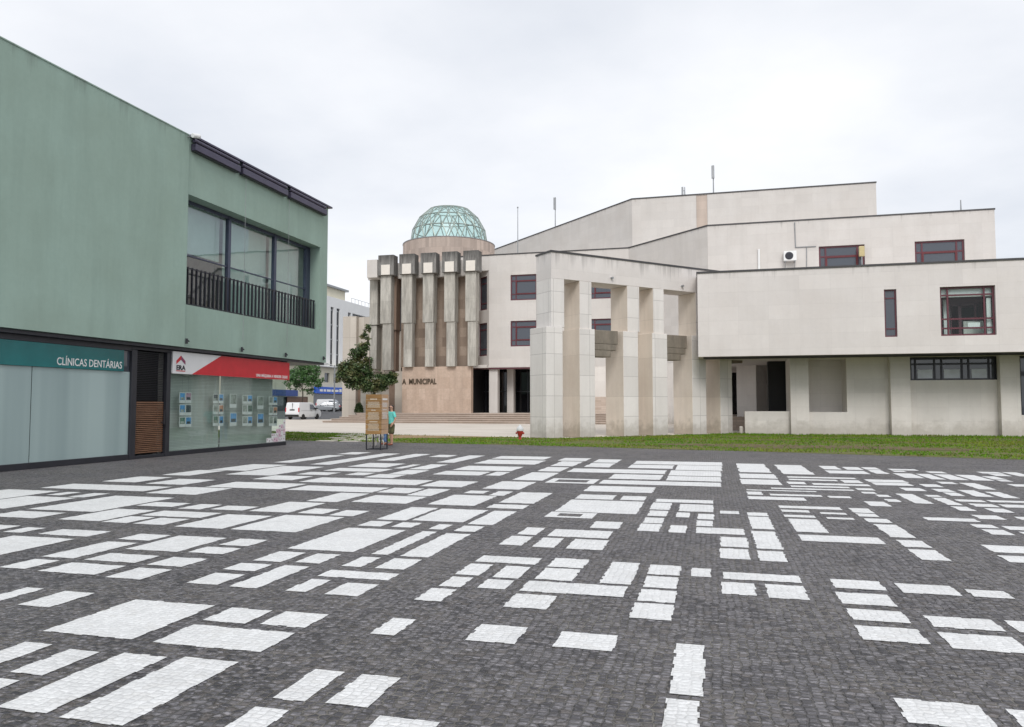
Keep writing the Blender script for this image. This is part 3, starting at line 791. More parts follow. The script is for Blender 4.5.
# ground storey behind the shop fronts
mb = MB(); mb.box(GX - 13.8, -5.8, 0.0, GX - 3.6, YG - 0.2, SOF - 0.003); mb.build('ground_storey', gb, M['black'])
mb = MB(); mb.box(GX - 3.55, -5.9, SOF - 0.10, GX - 0.06, YE - 0.05, SOF - 0.012); mb.build('soffit_or_shade_sheet', gb, M['darkmetal'])
mb = MB(); mb.fbox(SH, -5.5, YG - 0.02, -3.2, -0.07, 0.0, 0.05); mb.build('shop_floor', gb, M['interior'])
# frames
GH = 3.24
y128, _ = SH.uz(129, 400); y134 = SH.uz(134.5, 400)[0]; y165 = SH.uz(164.5, 400)[0]; y169 = SH.uz(168.5, 400)[0]
ysplit = SH.uz(228.5, 400)[0]; y20 = SH.uz(31, 400)[0]
fm = MB()
fm.fbox(SH, -5.8, y128, -0.05, 0.05, 0.0, 0.16)
fm.fbox(SH, y128, y134, -0.08, 0.07, 0.0, GH)
fm.fbox(SH, y165, y169, -0.08, 0.07, 0.0, GH)
fm.fbox(SH, y134, y165, -0.05, 0.05, 0.0, 0.10)
fm.fbox(SH, y169, YG, -0.05, 0.05, 0.0, 0.14)
fm.fbox(SH, -5.8, y128, -0.06, 0.055, GH - 0.05, GH + 0.1); fm.fbox(SH, y128, YG - .02, -0.06, 0.06, GH + 0.003, GH + 0.1)
sf = fm.build('shop_front', gb, M['darkmetal'], bevel=0.008)
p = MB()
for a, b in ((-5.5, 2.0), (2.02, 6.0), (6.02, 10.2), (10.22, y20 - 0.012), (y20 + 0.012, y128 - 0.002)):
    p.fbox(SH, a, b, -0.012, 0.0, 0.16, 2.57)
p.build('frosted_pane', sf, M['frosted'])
p = MB(); p.fbox(SH, -5.5, y128 - 0.002, -0.03, -0.02, 2.57, GH - 0.06); p.build('transom_pane', sf, M['winglass'])
p = MB(); p.fbox(SH, y169, ysplit - 0.01, -0.012, 0.0, 0.14, GH); p.build('shop_pane', sf, M['shopglass'])
p = MB(); p.fbox(SH, ysplit + 0.01, YG - 0.01, -0.012, 0.0, 0.14, GH); p.build('shop_pane', sf, M['shopglass'])
p = MB(); p.box(SX - 3.0, YG - 0.012, 0.14, SX - 0.01, YG, GH); p.build('corner_pane', sf, M['shopglass'])
p = MB(); p.fbox(SH, y169 - .02, y169 + 0.0, -3.0, -0.09, 0.05, GH); p.build('shop_partition', gb, M['interior'])
M['screen'] = stone('window_screen', (0.54, 0.575, 0.545), w=9, h=0.05, joint=0.25, streak=0.1, blotch=0.1, mortar=0.012)
for a_, b_ in ((y169 + .02, ysplit - .05), (ysplit + .04, YG - .42)):
    p = MB(); p.fbox(SH, a_, b_, -.36, -.35, 0.12, GH - 0.05); p.build('roller_screen', gb, M['screen'])
# louvred door
dr = MB(); dr.mat(M['black']); dr.fbox(SH, y134, y165, -0.30, -0.26, 0.1, GH)
door = dr.build('door', gb)
lv = MB(); zl = 1.72
nl = 27
for i in range(nl):
    z = 0.16 + (zl - 0.16) * i / nl
    lv.add([SH.p(y134 + .05, 0.0, z), SH.p(y165 - .05, 0.0, z), SH.p(y165 - .05, -0.05, z + 0.010), SH.p(y134 + .05, -0.05, z + 0.010),
            SH.p(y134 + .05, 0.0, z + .030), SH.p(y165 - .05, 0.0, z + .030), SH.p(y165 - .05, -0.05, z + 0.040), SH.p(y134 + .05, -0.05, z + 0.040)],
           [(0, 1, 2, 3), (4, 5, 6, 7), (0, 1, 5, 4), (2, 3, 7, 6), (0, 3, 7, 4), (1, 2, 6, 5)])
lv.build('louvre', door, M['louvre'])
ld = MB()
for i in range(28):
    z = zl + 0.03 + i * 0.053
    if z < GH - 0.05: ld.fbox(SH, y134 + .05, y165 - .05, -0.07, -0.01, z, z + 0.012)
ld.build('upper_louvre', door, M['darkmetal'])
hb = MB(); hb.fbox(SH, y165 - .13, y165 - .09, 0.075, 0.12, 1.0, 1.45); hb.fbox(SH, y165 - .13, y165 - .09, -0.05, 0.074, 1.05, 1.09); hb.build('handle', door, M['darkmetal'])
st = MB(); st.mat(M['signwhite'])
# stepped block of small printed squares in the lower corner of the glass
hts = [1, 1, 2, 2, 3, 4, 4, 5]
sz = 0.165; yy = YG - 0.02 - sz * len(hts)
pr = random.Random(4)
M['pinkprint'] = plain('pink_print', (0.68, 0.50, 0.58), 0.5, var=0.1)
M['plumprint'] = plain('plum_print', (0.25, 0.05, 0.12), 0.5, var=0.1)
for i, n_ in enumerate(hts):
    for k in range(n_ + 0):
        a, z = yy + i * sz, 0.16 + k * sz * 1.02
        st.mat(M['signwhite'] if pr.random() < .5 else M['pinkprint']); st.fbox(SH, a + .004, a + sz - .004, 0.012, 0.016, z, z + sz)
        st.mat(M['plumprint'])
        for q in range(pr.choice((1, 2, 2))):
            u0 = a + .03 + .06 * q; v0 = z + pr.choice((.03, .08)); st.fbox(SH, u0, u0 + .035, 0.0165, 0.019, v0, v0 + .045)
st.build('window_sticker', sf)

# signs
cs = thing('clinic_sign', 'long teal fascia sign with white lettering CLÍNICAS DENTÁRIAS over frosted glass', 'sign', (SX, 14, 2.57))
ysr, _ = SH.uz(122.5, 360)
mb = MB(); mb.fbox(SH, 4.0, ysr, 0.02, 0.05, 2.575, GH - 0.055); mb.build('board', cs, M['teal'])
t = MB(); ta, tz = SH.uz(55, 361)
vs, fs, w = text_mesh('CLÍNICAS DENTÁRIAS', 0.285, SH, 0, 0, 0)
sc = (SH.uz(120.3, 366)[0] - ta) / w
vs, fs, w = text_mesh('CLÍNICAS DENTÁRIAS', 0.285, SH, ta, tz - 0.095, 0.055, squash=sc, bold=0.002)
t.add(vs, fs); t.build('lettering', cs, M['white'], fix=False)

es = thing('shop_sign', 'red and white estate agency fascia sign with a red roof chevron', 'sign', (SX, 23, 2.57))
zs0 = 2.60
mb = MB(); mb.fbox(SH, y169 + .01, YG + 0.03, 0.07, 0.12, zs0, GH + 0.06); mb.build('board', es, M['signwhite'])
yd0 = SH.uz(188.5, 379)[0]; yd1 = SH.uz(218, 362)[0]
mb = MB(); mb.extrude([SH.p(yd0, 0.123, zs0 + .002), SH.p(YG + 0.028, 0.123, zs0 + .002), SH.p(YG + 0.028, 0.123, GH + .058), SH.p(yd1, 0.123, GH + .058)], (0.004, 0, 0)); mb.build('red_panel', es, M['signred'])
lg = MB(); lg.mat(M['signred'])
la = SH.uz(173, 365)[0]; lb = SH.uz(182, 366)[0]; lm = (la + lb) / 2
zc = zs0 + 0.60
lg.extrude([SH.p(la, .123, zc - .19), SH.p(lm, .123, zc - .02), SH.p(lm, .123, zc - .15), SH.p(la, .123, zc - .30)][::1], (0.006, 0, 0))
lg.mat(M['plumprint'])
lg.extrude([SH.p(lm, .123, zc - .02), SH.p(lb, .123, zc - .19), SH.p(lb, .123, zc - .30), SH.p(lm, .123, zc - .15)], (0.006, 0, 0))
lg.mat(M['darkmetal'])
vs, fs, w = text_mesh('ERA', 0.2, SH, 0, 0, 0); sc = (lb - la) / w
vs, fs, w = text_mesh('ERA', 0.2, SH, la, zc - .475, .126, squash=sc, bold=0.008); lg.add(vs, fs)
lg.mat(M['signred']); lg.fbox(SH, la, lb, .123, .127, zc - .525, zc - .50)
lg.build('emblem', es, fix=False)
t = MB(); ta, tz = SH.uz(253, 378.5); tb, _ = SH.uz(284.5, 380)
vs, fs, w = text_mesh('UMA MÁQUINA A VENDER CASAS', 0.15, SH, 0, 0, 0); sc = (tb - ta) / w
vs, fs, w = text_mesh('UMA MÁQUINA A VENDER CASAS', 0.15, SH, ta, zs0 + 0.06, .129, squash=sc, bold=0.003)
t.add(vs, fs); t.build('lettering', es, M['white'], fix=False)

# property cards hung in the shop window
cardcols = {
 'sky': plain('card_sky', (0.10, 0.32, 0.62), 0.4, var=0.3, scale=5), 'house': plain('card_house', (0.30, 0.33, 0.30), 0.4, var=0.5, scale=8),
 'dark': plain('card_dark', (0.05, 0.075, 0.085), 0.4, var=0.5, scale=8), 'warm': plain('card_warm', (0.52, 0.24, 0.14), 0.4, var=0.3, scale=6),
 'green': plain('card_green', (0.09, 0.18, 0.14), 0.4, var=0.5, scale=8), 'pink': plain('card_pink', (0.45, 0.28, 0.36), 0.4, var=0.3, scale=8)}
CARDS = [
 ('six property cards in two columns, alone at the louvred door end of the shop window', [(128,165),(168,206)], [(280,350),(360,432),(442,508)], ['sky','pink','sky','dark','green','sky']),
 ('six property cards in two columns, just left of the glass joint', [(350,382),(388,418)], [(290,352),(362,425),(435,502)], ['dark','sky','house','warm','green','sky']),
 ('two large property cards one above the other, just right of the glass joint', [(462,505)], [(290,382),(415,502)], ['house','sky']),
 ('six property cards in two columns between two displays of large single cards', [(545,575),(578,608)], [(297,355),(362,425),(438,502)], ['house','sky','house','green','house','sky']),
 ('two large property cards, the lower with a blue sky, right of a six-card display', [(643,683)], [(305,390),(420,505)], ['house','sky']),
 ('six small property cards in two columns, one orange, nearest the glass corner', [(720,745),(748,773)], [(308,363),(375,430),(440,502)], ['house','sky','house','warm','house','house'])]
CF = Frame((SX - 0.10, 0), (0, 1), (1, 0))
for lab, cols, rows, tones in CARDS:
    a0, _ = CF.uz(160 + cols[0][0] / 6.607, 400)
    zt = max(CF.uz(160 + cols[0][0] / 6.607, 350 + rows[0][0] / 6.607)[1], 0)
    th = thing('property_display', lab, 'display', (SX - 0.1, a0, 0.9), group='property card displays in the shop window')
    k = 0
    for (r0, r1) in rows:
        for (c0, c1) in cols:
            y0_, zt_ = CF.uz(160 + c0 / 6.607, 350 + r0 / 6.607); y1_, _ = CF.uz(160 + c1 / 6.607, 350 + r0 / 6.607); _, zb_ = CF.uz(160 + c0 / 6.607, 350 + r1 / 6.607)
            c = MB(); c.mat(M['signwhite']); c.fbox(CF, y0_, y1_, 0.0, 0.012, zb_, zt_)
            hh = zt_ - zb_
            c.mat(cardcols[tones[k]]); c.fbox(CF, y0_ + .02, y1_ - .02, 0.0125, 0.015, zb_ + hh * .28, zt_ - .02)
            c.mat(cardcols['dark' if k % 2 else 'house']); c.fbox(CF, y0_ + .05, y1_ - .06, 0.0155, 0.018, zb_ + hh * .30, zb_ + hh * .55)
            c.build('property_card', th); k += 1
    w = MB()
    for (c0, c1) in cols:
        y0_ = CF.uz(160 + (c0 + c1) / 13.214, 400)[0]; w.tube(CF.p(y0_, -0.01, 0.9), CF.p(y0_, -0.01, GH - 0.02), 0.004, 5)
    w.build('hanging_wire', th, M['grey'])

fl = thing('security_camera', 'small white security camera at the top corner of the green wall', 'camera', (GX + .1, ya - .1, TOP - .2))
a, z = UP.uz(186.5, 137)
c = MB(); c.tube(UP.p(a, .05, z), UP.p(a, .30, z + .02), .025, 8); c.build('bracket', fl, M['grey'])
c = MB(); c.tube(UP.p(a - .12, .32, z - .02), UP.p(a + .16, .36, z + .04), .075, 12); c.build('housing', fl, M['white'], smooth=False, bevel=0.01)
# ------------------------------------------------------------------ civic building
cb = thing('civic_building', 'large pale stone civic building with stepped flat roofs and a rotunda under a glass dome', 'building', (-5, 66, 0))
HT = 15.95                                # parapet of the long block
YB = 68.7
xr = on_y(471, 400, YB + 2.2).x           # where the chamfer meets the rotunda
xc = on_y(489, 300, YB).x
xe1 = on_y(531, 390, YB).x
upper = [(xr, YB + 2.2), (xc, YB), (-7.0, YB), (0.0, 61.7), (20.35, 61.7), (20.35, 92), (xr, 92)]
e = [edge_frame(upper, i) for i in range(6)]
def hole(fr, px0, px1, py0, py1, pyr=None, dep=0.25, back=True):
    pm = (px0 + px1) / 2
    a0, _ = fr.uz(px0, (py0 + py1) / 2); a1, _ = fr.uz(px1, (py0 + py1) / 2)
    _, zt = fr.uz(px0, py0); _, zb = fr.uz(px0, py1)
    return (a0, a1, zb, zt, dep, back)
H1 = [hole(e[1], 510.5, 536.5, 275, 300.5), hole(e[1], 510.5, 536.5, 321, 346.5), hole(e[1], 590, 613, 276, 299), hole(e[1], 590, 613, 319, 342)]
H0 = [hole(e[0], 479.5, 487, 278, 311), hole(e[0], 478.5, 487, 324, 356.5)]
H3 = [hole(e[3], 819, 865, 246.5, 275), hole(e[3], 915, 965, 241.5, 272)]
ZLOW = 5.15
mb = MB(); walls(mb, upper, ZLOW, HT, {0: H0, 1: H1, 3: H3})
mb.build('facade_wall', cb, M['wall'], fix=False)
low = [(xe1, YB + .02), (-7.0, YB + .02), (0.0, 61.72), (20.33, 61.72), (20.33, 91), (xe1, 91)]
el = edge_frame(low, 2)
dh = el.uz(766, 395)[0], el.uz(792, 395)[0]; dg = el.uz(731, 395)[0], el.uz(742, 395)[0]
mb = MB(); walls(mb, low, 0.0, ZLOW - 0.002, {2: [(dg[0], dg[1], 0.85, 4.6, 0.5), (dh[0], dh[1], 0.85, 4.6, 0.5)]})
mb.build('ground_wall', cb, M['wallbase'], fix=False)
mb = MB(); mb.fbox(el, dg[0], dg[1], -0.45, -0.40, 0.86, 4.59); mb.fbox(el, dh[0], dh[1], -0.45, -0.40, 0.86, 4.59); mb.build('dark_glazing', cb, M['darkglass'])
mb = MB(); mb.box(xe1 + .05, YB - 0.10, 0.8, -7.1, YB + 0.015, 2.35); mb.build('stone_plinth', cb, M['steps'])
coping(cb, [(xr - 1.5, YB + .0), (-7.0, YB), (0.0, 61.7), (20.35, 61.7), (20.35, 80)], HT, h=.10)
# parapet band carried straight over the chamfer
mb = MB(); mb.prism([(xr - .4, YB + .004), (xc - .02, YB + .004), (xr - .4, YB + 2.6)], e[1].uz(486, 270.5)[1], HT - 0.06); mb.build('parapet', cb, M['wall'])
for fr, hs, k in ((e[1], H1, 'b'), (e[0], H0, 'n'), (e[3], H3, 'c')):
    for h in hs:
        a0, a1, c0, c1 = h[:4]
        if k == 'b':
            window(cb, fr, a0 + .01, a1 - .01, c0 + .01, c1 - .01, (0.2,), (0.24, 0.77), 0.18, 0.10, inner=(0.2, 1.0, 0.24, 0.77))
        elif k == 'n':
            window(cb, fr, a0 + .01, a1 - .01, c0 + .01, c1 - .01, (), (0.2, 0.8), 0.18, 0.11)
        else:
            window(cb, fr, a0 + .01, a1 - .01, c0 + .01, c1 - .01, (0.15, 0.85), (0.64,), 0.2, 0.12, inner=(0.15, 0.85, 0.0, 0.64))
# seams of the facade joints
for px in (709.5, 631.5):
    pass
# entrance under the block: columns, dark hall, lintel
mb = MB(); mb.box(xr - .2, YB + 4.2, 0.0, xe1 - .01, YB + 4.5, ZLOW - .01); mb.build('hall_darkness_slab', cb, M['black'])  # darkness of the unlit hall painted as a black slab
mb = MB(); mb.box(xe1 + 0.005, YB + 0.3, 0.85, xe1 + .02, YB + 4.0, ZLOW - .01); mb.build('entrance_side_wall', cb, M['wallbase'])
mb = MB(); mb.box(xr - .2, YB + .05, ZLOW - 0.14, xe1, YB + .25, ZLOW - 0.004); mb.build('lintel', cb, M['maroon'])
gl = MB(); gl.mat(M['darkmetal'])
for px in (474, 486, 504, 516, 528):
    x = on_y(px, 400, YB + 3.9).x; gl.box(x - .04, YB + 3.86, 0.85, x + .04, YB + 3.94, ZLOW - .15)
gl.box(xr - .2, YB + 3.87, 2.9, xe1 - .02, YB + 3.93, 2.98)
go = gl.build('entrance_screen', cb)
g2 = MB(); g2.box(xr - .2, YB + 3.89, 0.86, xe1 - .02, YB + 3.91, ZLOW - .15); g2.build('pane', go, M['darkglass'])
for (p0, p1, y) in ((489, 497.5, YB + .3), (507, 513.5, YB + 2.3)):
    a, b = on_y(p0, 400, y).x, on_y(p1, 400, y).x
    mb = MB(); mb.box(a, y, 0.80, b, y + 0.75, ZLOW - .005); mb.build('entrance_column', cb, M['wall'], bevel=0.02)

# tallest block behind
ZT3 = 20.9
s0 = ground(497, 248, ZT3); s1 = ground(632, 199, ZT3); s2 = ground(876, 182, ZT3)
yt = (s1.y + s2.y) / 2
tall = [(s1.x - 19, yt + 19), (s1.x, yt), (s2.x, yt), (s2.x, yt + 28), (s1.x - 19, yt + 28)]
nx0, nx1 = on_y(696.5, 220, yt).x - s1.x, on_y(707.5, 220, yt).x - s1.x
mb = MB(); walls(mb, tall, 14.0, ZT3, {1: [(nx0, nx1, 14.5, ZT3 - .1, 0.12)]}); mb.build('tall_block', cb, M['talllime'], fix=False)
M['wallpink'] = stone('pinkish_panel', (0.60, 0.50, 0.43), w=1.5, h=0.75, joint=0.12, streak=0.4, blotch=0.2)
fr3 = edge_frame(tall, 1)
mb = MB(); mb.fbox(fr3, nx0 + .01, nx1 - .01, -.11, -.04, 14.5, ZT3 - .11); mb.build('recessed_strip', cb, M['wallpink'])
coping(cb, tall[:4], ZT3, h=.10)

# front wing carried over the lawn
Y1 = 40.9
XL = -0.56; ZS = 4.14; ZW = 8.62
wing = [(XL, Y1), (32, Y1), (32, 61.6), (XL, 61.6)]
w0 = edge_frame(wing, 0)
hs = [hole(w0, 884.5, 897, 289.5, 337, dep=0.22), hole(w0, 940.5, 996, 287, 336, dep=0.30, back=False)]
mb = MB(); walls(mb, wing, ZS, ZW, {0: hs}); mb.build('wing_wall', cb, M['wing'], fix=False)
mb = MB(); mb.box(XL + .25, Y1 + .3, ZS - .014, 31.8, 43.28, ZS - .002); mb.build('soffit_or_shade_sheet', cb, M['black'])  # shade under the overhang, painted as a black sheet
coping(cb, [(XL, 50), (XL, Y1), (32, Y1)], ZW, h=0.085)
a0, a1, c0, c1 = hs[0][:4]
window(cb, w0, a0 + .01, a1 - .01, c0 + .01, c1 - .01, (), (0.17, 0.82), 0.16, 0.06)
a0, a1, c0, c1 = hs[1][:4]
wo = window(cb, w0, a0 + .01, a1 - .01, c0 + .01, c1 - .01, (0.15, 0.82), (0.155, 0.345, 0.835), 0.22, 0.08, glass=M['clearglass'])
rm = MB()
x0, x1, y0, y1, z0, z1 = a0 + XL - .8, a1 + XL + .8, Y1 + .3, Y1 + 4.2, c0 - .5, c1 + .12
q = lambda *p: rm.poly(p)
rm.mat(M['interior'])
q((x0, y0, z0), (x1, y0, z0), (x1, y1, z0), (x0, y1, z0)); q((x0, y0, z1), (x0, y1, z1), (x1, y1, z1), (x1, y0, z1))
q((x0, y0, z0), (x0, y1, z0), (x0, y1, z1), (x0, y0, z1)); q((x1, y0, z0), (x1, y0, z1), (x1, y1, z1), (x1, y1, z0))
rm.mat(M['maroon']); q((x0, y1, z0), (x0, y1, z1), (x1, y1, z1), (x1, y1, z0))
rm.build('room', cb, fix=False)
f2 = Frame((XL, Y1 + 1.4), (1, 0), (0, -1))
it = MB(); it.mat(M['maroon'])
def fr_px(px, py): return f2.uz(px, py)
for (p0, p1, q0, q1) in ((944, 946.5, 296, 336), (958, 962, 304, 336), (974, 977, 303, 336), (941, 996, 299, 302), (946, 975, 303, 305.5), (950, 952, 304, 336)):
    b0, zt = fr_px(p0, q0); b1, zb = fr_px(p1, q1)
    it.fbox(f2, b0, b1, -.06, .02, zb, zt)
it.mat(M['black']); b0, zt = fr_px(965, 305); b1, zb = fr_px(986, 321); it.fbox(f2, b0, b1, -1.2, -1.1, zb, zt)
it.mat(M['white']); b0, zt = fr_px(948, 304); b1, zb = fr_px(957, 336); it.fbox(f2, b0, b1, -.9, -.8, zb, zt)
b0, zt = fr_px(963, 321); b1, zb = fr_px(993, 336); it.mat(M['interior']); it.fbox(f2, b0, b1, -.02, .05, zb, zt - .02)
it.mat(M['white']); b0, zt = fr_px(938, 283); b1, zb = fr_px(999, 296.5); it.fbox(f2, b0, b1, .6, .66, zb, zt + .3)
it.fbox(f2, fr_px(941, 300)[0], fr_px(945.5, 300)[0], .3, .36, c0 + .05, c1 - .5); it.fbox(f2, fr_px(990, 300)[0], fr_px(993.5, 300)[0], .3, .36, c0 + .05, c1 - .5)
it.build('inner_partition', wo)
bl = MB(); q0, q1 = w0.uz(941, 287.5), w0.uz(995.5, 295); bl.fbox(w0, q0[0], q1[0], -.345, -.33, q1[1], q0[1]); bl.build('blind_or_reflection_sheet', wo, M['white'])
bl = MB(); q0, q1 = w0.uz(988.5, 297), w0.uz(994.5, 335); bl.fbox(w0, q0[0], q1[0], -.345, -.33, q1[1], q0[1]); bl.build('blind_or_reflection_sheet', wo, M['white'])
pp = MB(); b0, zt = w0.uz(969.5, 322); b1, zb = w0.uz(982, 327.5); pp.fbox(w0, b0, b1, -.28, -.25, zb, zt); pp.build('notice', wo, M['white'])

# ground floor under the wing
YW = 43.75
wl = Frame((0, YW), (1, 0), (0, -1))
X = lambda px, y=YW: on_y(px, 400, y).x
nz = wl.uz(830, 412)[1]
foot = [(X(790), YW), (32, YW), (32, 45.9), (X(790), 45.9)]
mb = MB()
sx0, sx1 = X(911), X(1000.5)
wz0, wz1 = wl.uz(950, 380)[1], wl.uz(950, 357)[1]
E0 = [(X(809) - X(790), X(847) - X(790), nz, ZS - .03, 1.6), (sx0 - X(790), sx1 - X(790), wz0, ZS - .02, 0.5),
      (X(1021) - X(790), X(1050) - X(790), wl.uz(1022, 415)[1], ZS - .02, 0.5)]
walls(mb, foot, 0.0, ZS - 0.004, {0: E0}); mb.build('recessed_wall', cb, M['wallbase'], fix=False)
fl2 = Frame((X(790), YW), (1, 0), (0, -1))
wn = MB(); wn.mat(M['black'])
def strip(fr, a0, a1, z0, z1, panes):
    f = MB(); f.mat(M['darkmetal'])
    f.fbox(fr, a0, a1, -.2, -.10, z0, z0 + .07); f.fbox(fr, a0, a1, -.2, -.10, z1 - .07, z1)
    f.fbox(fr, a0, a0 + .05, -.2, -.10, z0 + .0699, z1 - .0699); f.fbox(fr, a1 - .05, a1, -.2, -.10, z0 + .0699, z1 - .0699)
    o = f.build('strip_window', cb)
    W_ = a1 - a0
    g = MB(); g.fbox(fr, a0 + .01, a1 - .01, -.165, -.155, z0 + .02, z1 - .02); g.build('pane', o, M['winglass'])
    b = MB()
    for p in panes:
        b.fbox(fr, a0 + W_ * p - .045, a0 + W_ * p + .045, -.19, -.11, z0 + .075, z1 - .075)
    b.fbox(fr, a0, a1, -.188, -.115, z0 + (z1 - z0) * .66, z0 + (z1 - z0) * .74)
    b.build('mullion', o, M['darkmetal'])
    return o
sw = strip(fl2, E0[1][0] + .005, E0[1][1] - .005, wz0, ZS - .03, (0.01, .065, .285, .365, .595, .67, .895, .96, .99))
M['paleblue'] = plain('pale_blind', (0.60, 0.64, 0.72), 0.5)
for (p0, p1) in ((.09, .26), (.39, .57), (.70, .87)):
    W_ = E0[1][1] - E0[1][0]; a = E0[1][0]
    c = MB(); c.fbox(fl2, a + W_ * p0, a + W_ * p1, -.13, -.12, wz0 + .10, wz0 + .56); c.build('blind_or_reflection_sheet', sw, M['paleblue'])
strip(fl2, E0[2][0] + .005, E0[2][1], E0[2][2], ZS - .03, (0.02, .3, .6))
for (p0, p1) in ((790.5, 809), (891, 911), (1001, 1021)):
    mb = MB(); mb.box(X(p0, YW - .45), YW - .45, 0.0, X(p1, YW - .45), YW - .004, ZS - 0.006); mb.build('wing_column', cb, M['wallbase'], bevel=0.015)
mb = MB(); mb.box(X(744.5, YW - .1), YW - .1, 0.0, X(790), YW + .55, nz + .03); mb.build('low_wall', cb, M['wallbase'], bevel=0.015)
mb = MB(); mb.box(X(739, YW), YW + .2, 0.0, X(743, YW), YW + .5, .42); mb.build('bollard_stone', cb, M['wallbase'], bevel=0.06)
# slanted pier and dark screen in the passage beneath the wing
PY_ = 58.2
c0 = on_y(756.5, 405, 50.6)
pv = Vector((c0.x, c0.y))
u1, u2 = Vector((SQ, SQ)), Vector((-SQ, SQ))
pier = [pv, pv + u1 * 1.25, pv + u1 * 1.25 + u2 * 1.65, pv + u2 * 1.65]
mb = MB(); mb.prism([tuple(p) for p in pier], 0.0, 4.6); mb.build('slanted_pier', cb, M['wall'], bevel=0.02)
mb = MB(); mb.box(0.4, 49.8, 0.0, 17.0, 61.7, 0.85); mb.build('podium', cb, M['steps'])
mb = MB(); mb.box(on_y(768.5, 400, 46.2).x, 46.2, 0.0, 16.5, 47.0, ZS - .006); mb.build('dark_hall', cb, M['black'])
# wall glimpsed through the last bay of the portico
mb = MB(); mb.box(-1.7, 53.0, 0.0, -1.2, 58.0, 5.0); mb.build('passage_wall', cb, M['darktrav'])

# ------------------------------------------------------------------ rotunda
RW = 66.15
rf = Frame((0, RW), (1, 0), (0, -1))
XR = lambda px, y=RW: on_y(px, 400, y).x
zt = rf.uz(430, 252.5)[1]; zhb = rf.uz(430, 273.0)[1]; zmid = rf.uz(430, 322)[1]; zpb = rf.uz(430, 366.5)[1]
lw0, lw1 = XR(402, 66.9), XR(471, 66.9)
mb = MB(); mb.box(lw0, 66.9, 0.8, lw1, 67.55, zpb + .02); mb.build('inscribed_wall', cb, M['pinkstone'])
mb = MB(); mb.box(lw1 - 1.2, 67.56, 0.8, lw1 - .5, 73.2, zpb - .02); mb.build('hall_side_wall', cb, M['black'])  # painted black for the shade inside the entrance
mb = MB(); mb.box(lw1 - .4, 68.05, ZLOW - .05, xc - .02, 70.9, ZLOW + .22); mb.build('soffit_slab', cb, M['wall'])
mb = MB(); mb.box(XR(393, 68.3), 68.3, zpb + .02, XR(473, 68.3), 78.0, zhb + .3); mb.build('rotunda_wall', cb, M['darktrav'])
mb = MB(); mb.box(XR(366.5, 67.5), 67.5, zhb - .15, xr + .5, 73.0, rf.uz(430, 258.5)[1]); mb.build('parapet_band', cb, M['wall'], bevel=0.02)
mb = MB(); mb.box(XR(365, RW), RW + .1, rf.uz(370, 277.5)[1], XR(375.5, RW), 67.49, rf.uz(370, 259.5)[1]); mb.build('end_block', cb, M['wall'], bevel=0.03)
for i, px in enumerate((386.0, 407.2, 428.8, 450.4, 471.8)):
    yb_ = RW
    hw = 8.0 if i else 8.2
    xa, xb = XR(px - 9.3), XR(px + 6.4)
    pil = MB(); dz = 0.0
    xm = (XR(px - 7.8), XR(px + 2.9)); xn = (XR(px - 5.6), XR(px + 3.0))
    bot = zpb if i > 0 else rf.uz(386, 370)[1]
    pil.mat(M['concrete'])
    pil.box(xm[0], RW + .25, zmid, xm[1], RW + 1.35, zhb - .003)
    po = pil.build('pilaster', cb, bevel=0.03)
    q2 = MB(); q2.box(xn[0], RW + .34, bot, xn[1], RW + 1.05, zmid - .003); q2.build('pilaster_foot', po, M['concrete'], bevel=0.03)
    hd = MB(); hd.box(xa, RW, zhb, xb, RW + 1.05, zt); hd.build('pilaster_head', po, M['cap'], bevel=0.04)
    tl = MB(); cx = (xa + xb) / 2 - .02; zq = rf.uz(430, 264)[1]; tl.box(cx - .45, RW - .03, zhb + .03, cx + .45, RW + .02, zhb + 1.0)
    tl.build('tile', po, M['tile'], bevel=0.01)
# recessed left bay: hanging slabs, glazed slot and strips
def slab(p0, p1, y, py0, py1, m, d=1.2, name='slab'):
    f = Frame((0, y), (1, 0), (0, -1))
    mb = MB(); mb.box(XR(p0, y), y, f.uz(p0, py1)[1], XR(p1, y), y + d, f.uz(p0, py0)[1]); return mb.build(name, cb, m, bevel=0.02)
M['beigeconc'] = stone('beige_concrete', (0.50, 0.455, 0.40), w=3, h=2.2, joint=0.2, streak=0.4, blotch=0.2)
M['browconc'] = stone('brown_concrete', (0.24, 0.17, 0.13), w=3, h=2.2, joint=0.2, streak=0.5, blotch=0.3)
slab(368.5, 376.5, 67.6, 277, 325, M['concrete'], name='hanging_slab')
slab(369.3, 376.0, 67.75, 325.5, 369, M['concrete'], name='hanging_slab')
slab(392.0, 395.6, 67.2, 276, 330, M['browconc'], 1.5, name='hanging_slab')
slab(390.5, 395.2, 67.4, 330.3, 371, M['browconc'], 1.5, name='hanging_slab')
slab(395.6, 400.2, 68.2, 287, 331, M['winglass'], .2, name='glazed_slot')
slab(395.8, 400.6, 68.25, 331.3, 413, M['beigeconc'], 1.0, name='strip_wall')
slab(376, 393, 69.0, 272, 372, M['beigeconc'], 1.5, name='back_wall')
slab(389.0, 394.6, 67.8, 371.5, 413.5, M['browconc'], 1.0, name='strip_wall')
slab(382, 389, 68.6, 371.5, 413.5, M['beigeconc'], 1.0, name='strip_wall')
slab(360.5, 382, 69.4, 372.5, 413.5, M['concrete'], 1.0, name='back_wall')
slab(394.6, 402.2, 67.5, 371.5, 413.2, M['beigeconc'], 1.0, name='strip_wall')
slab(369.8, 384, 68.9, 300, 372, M['beigeconc'], 1.5, name='back_wall')
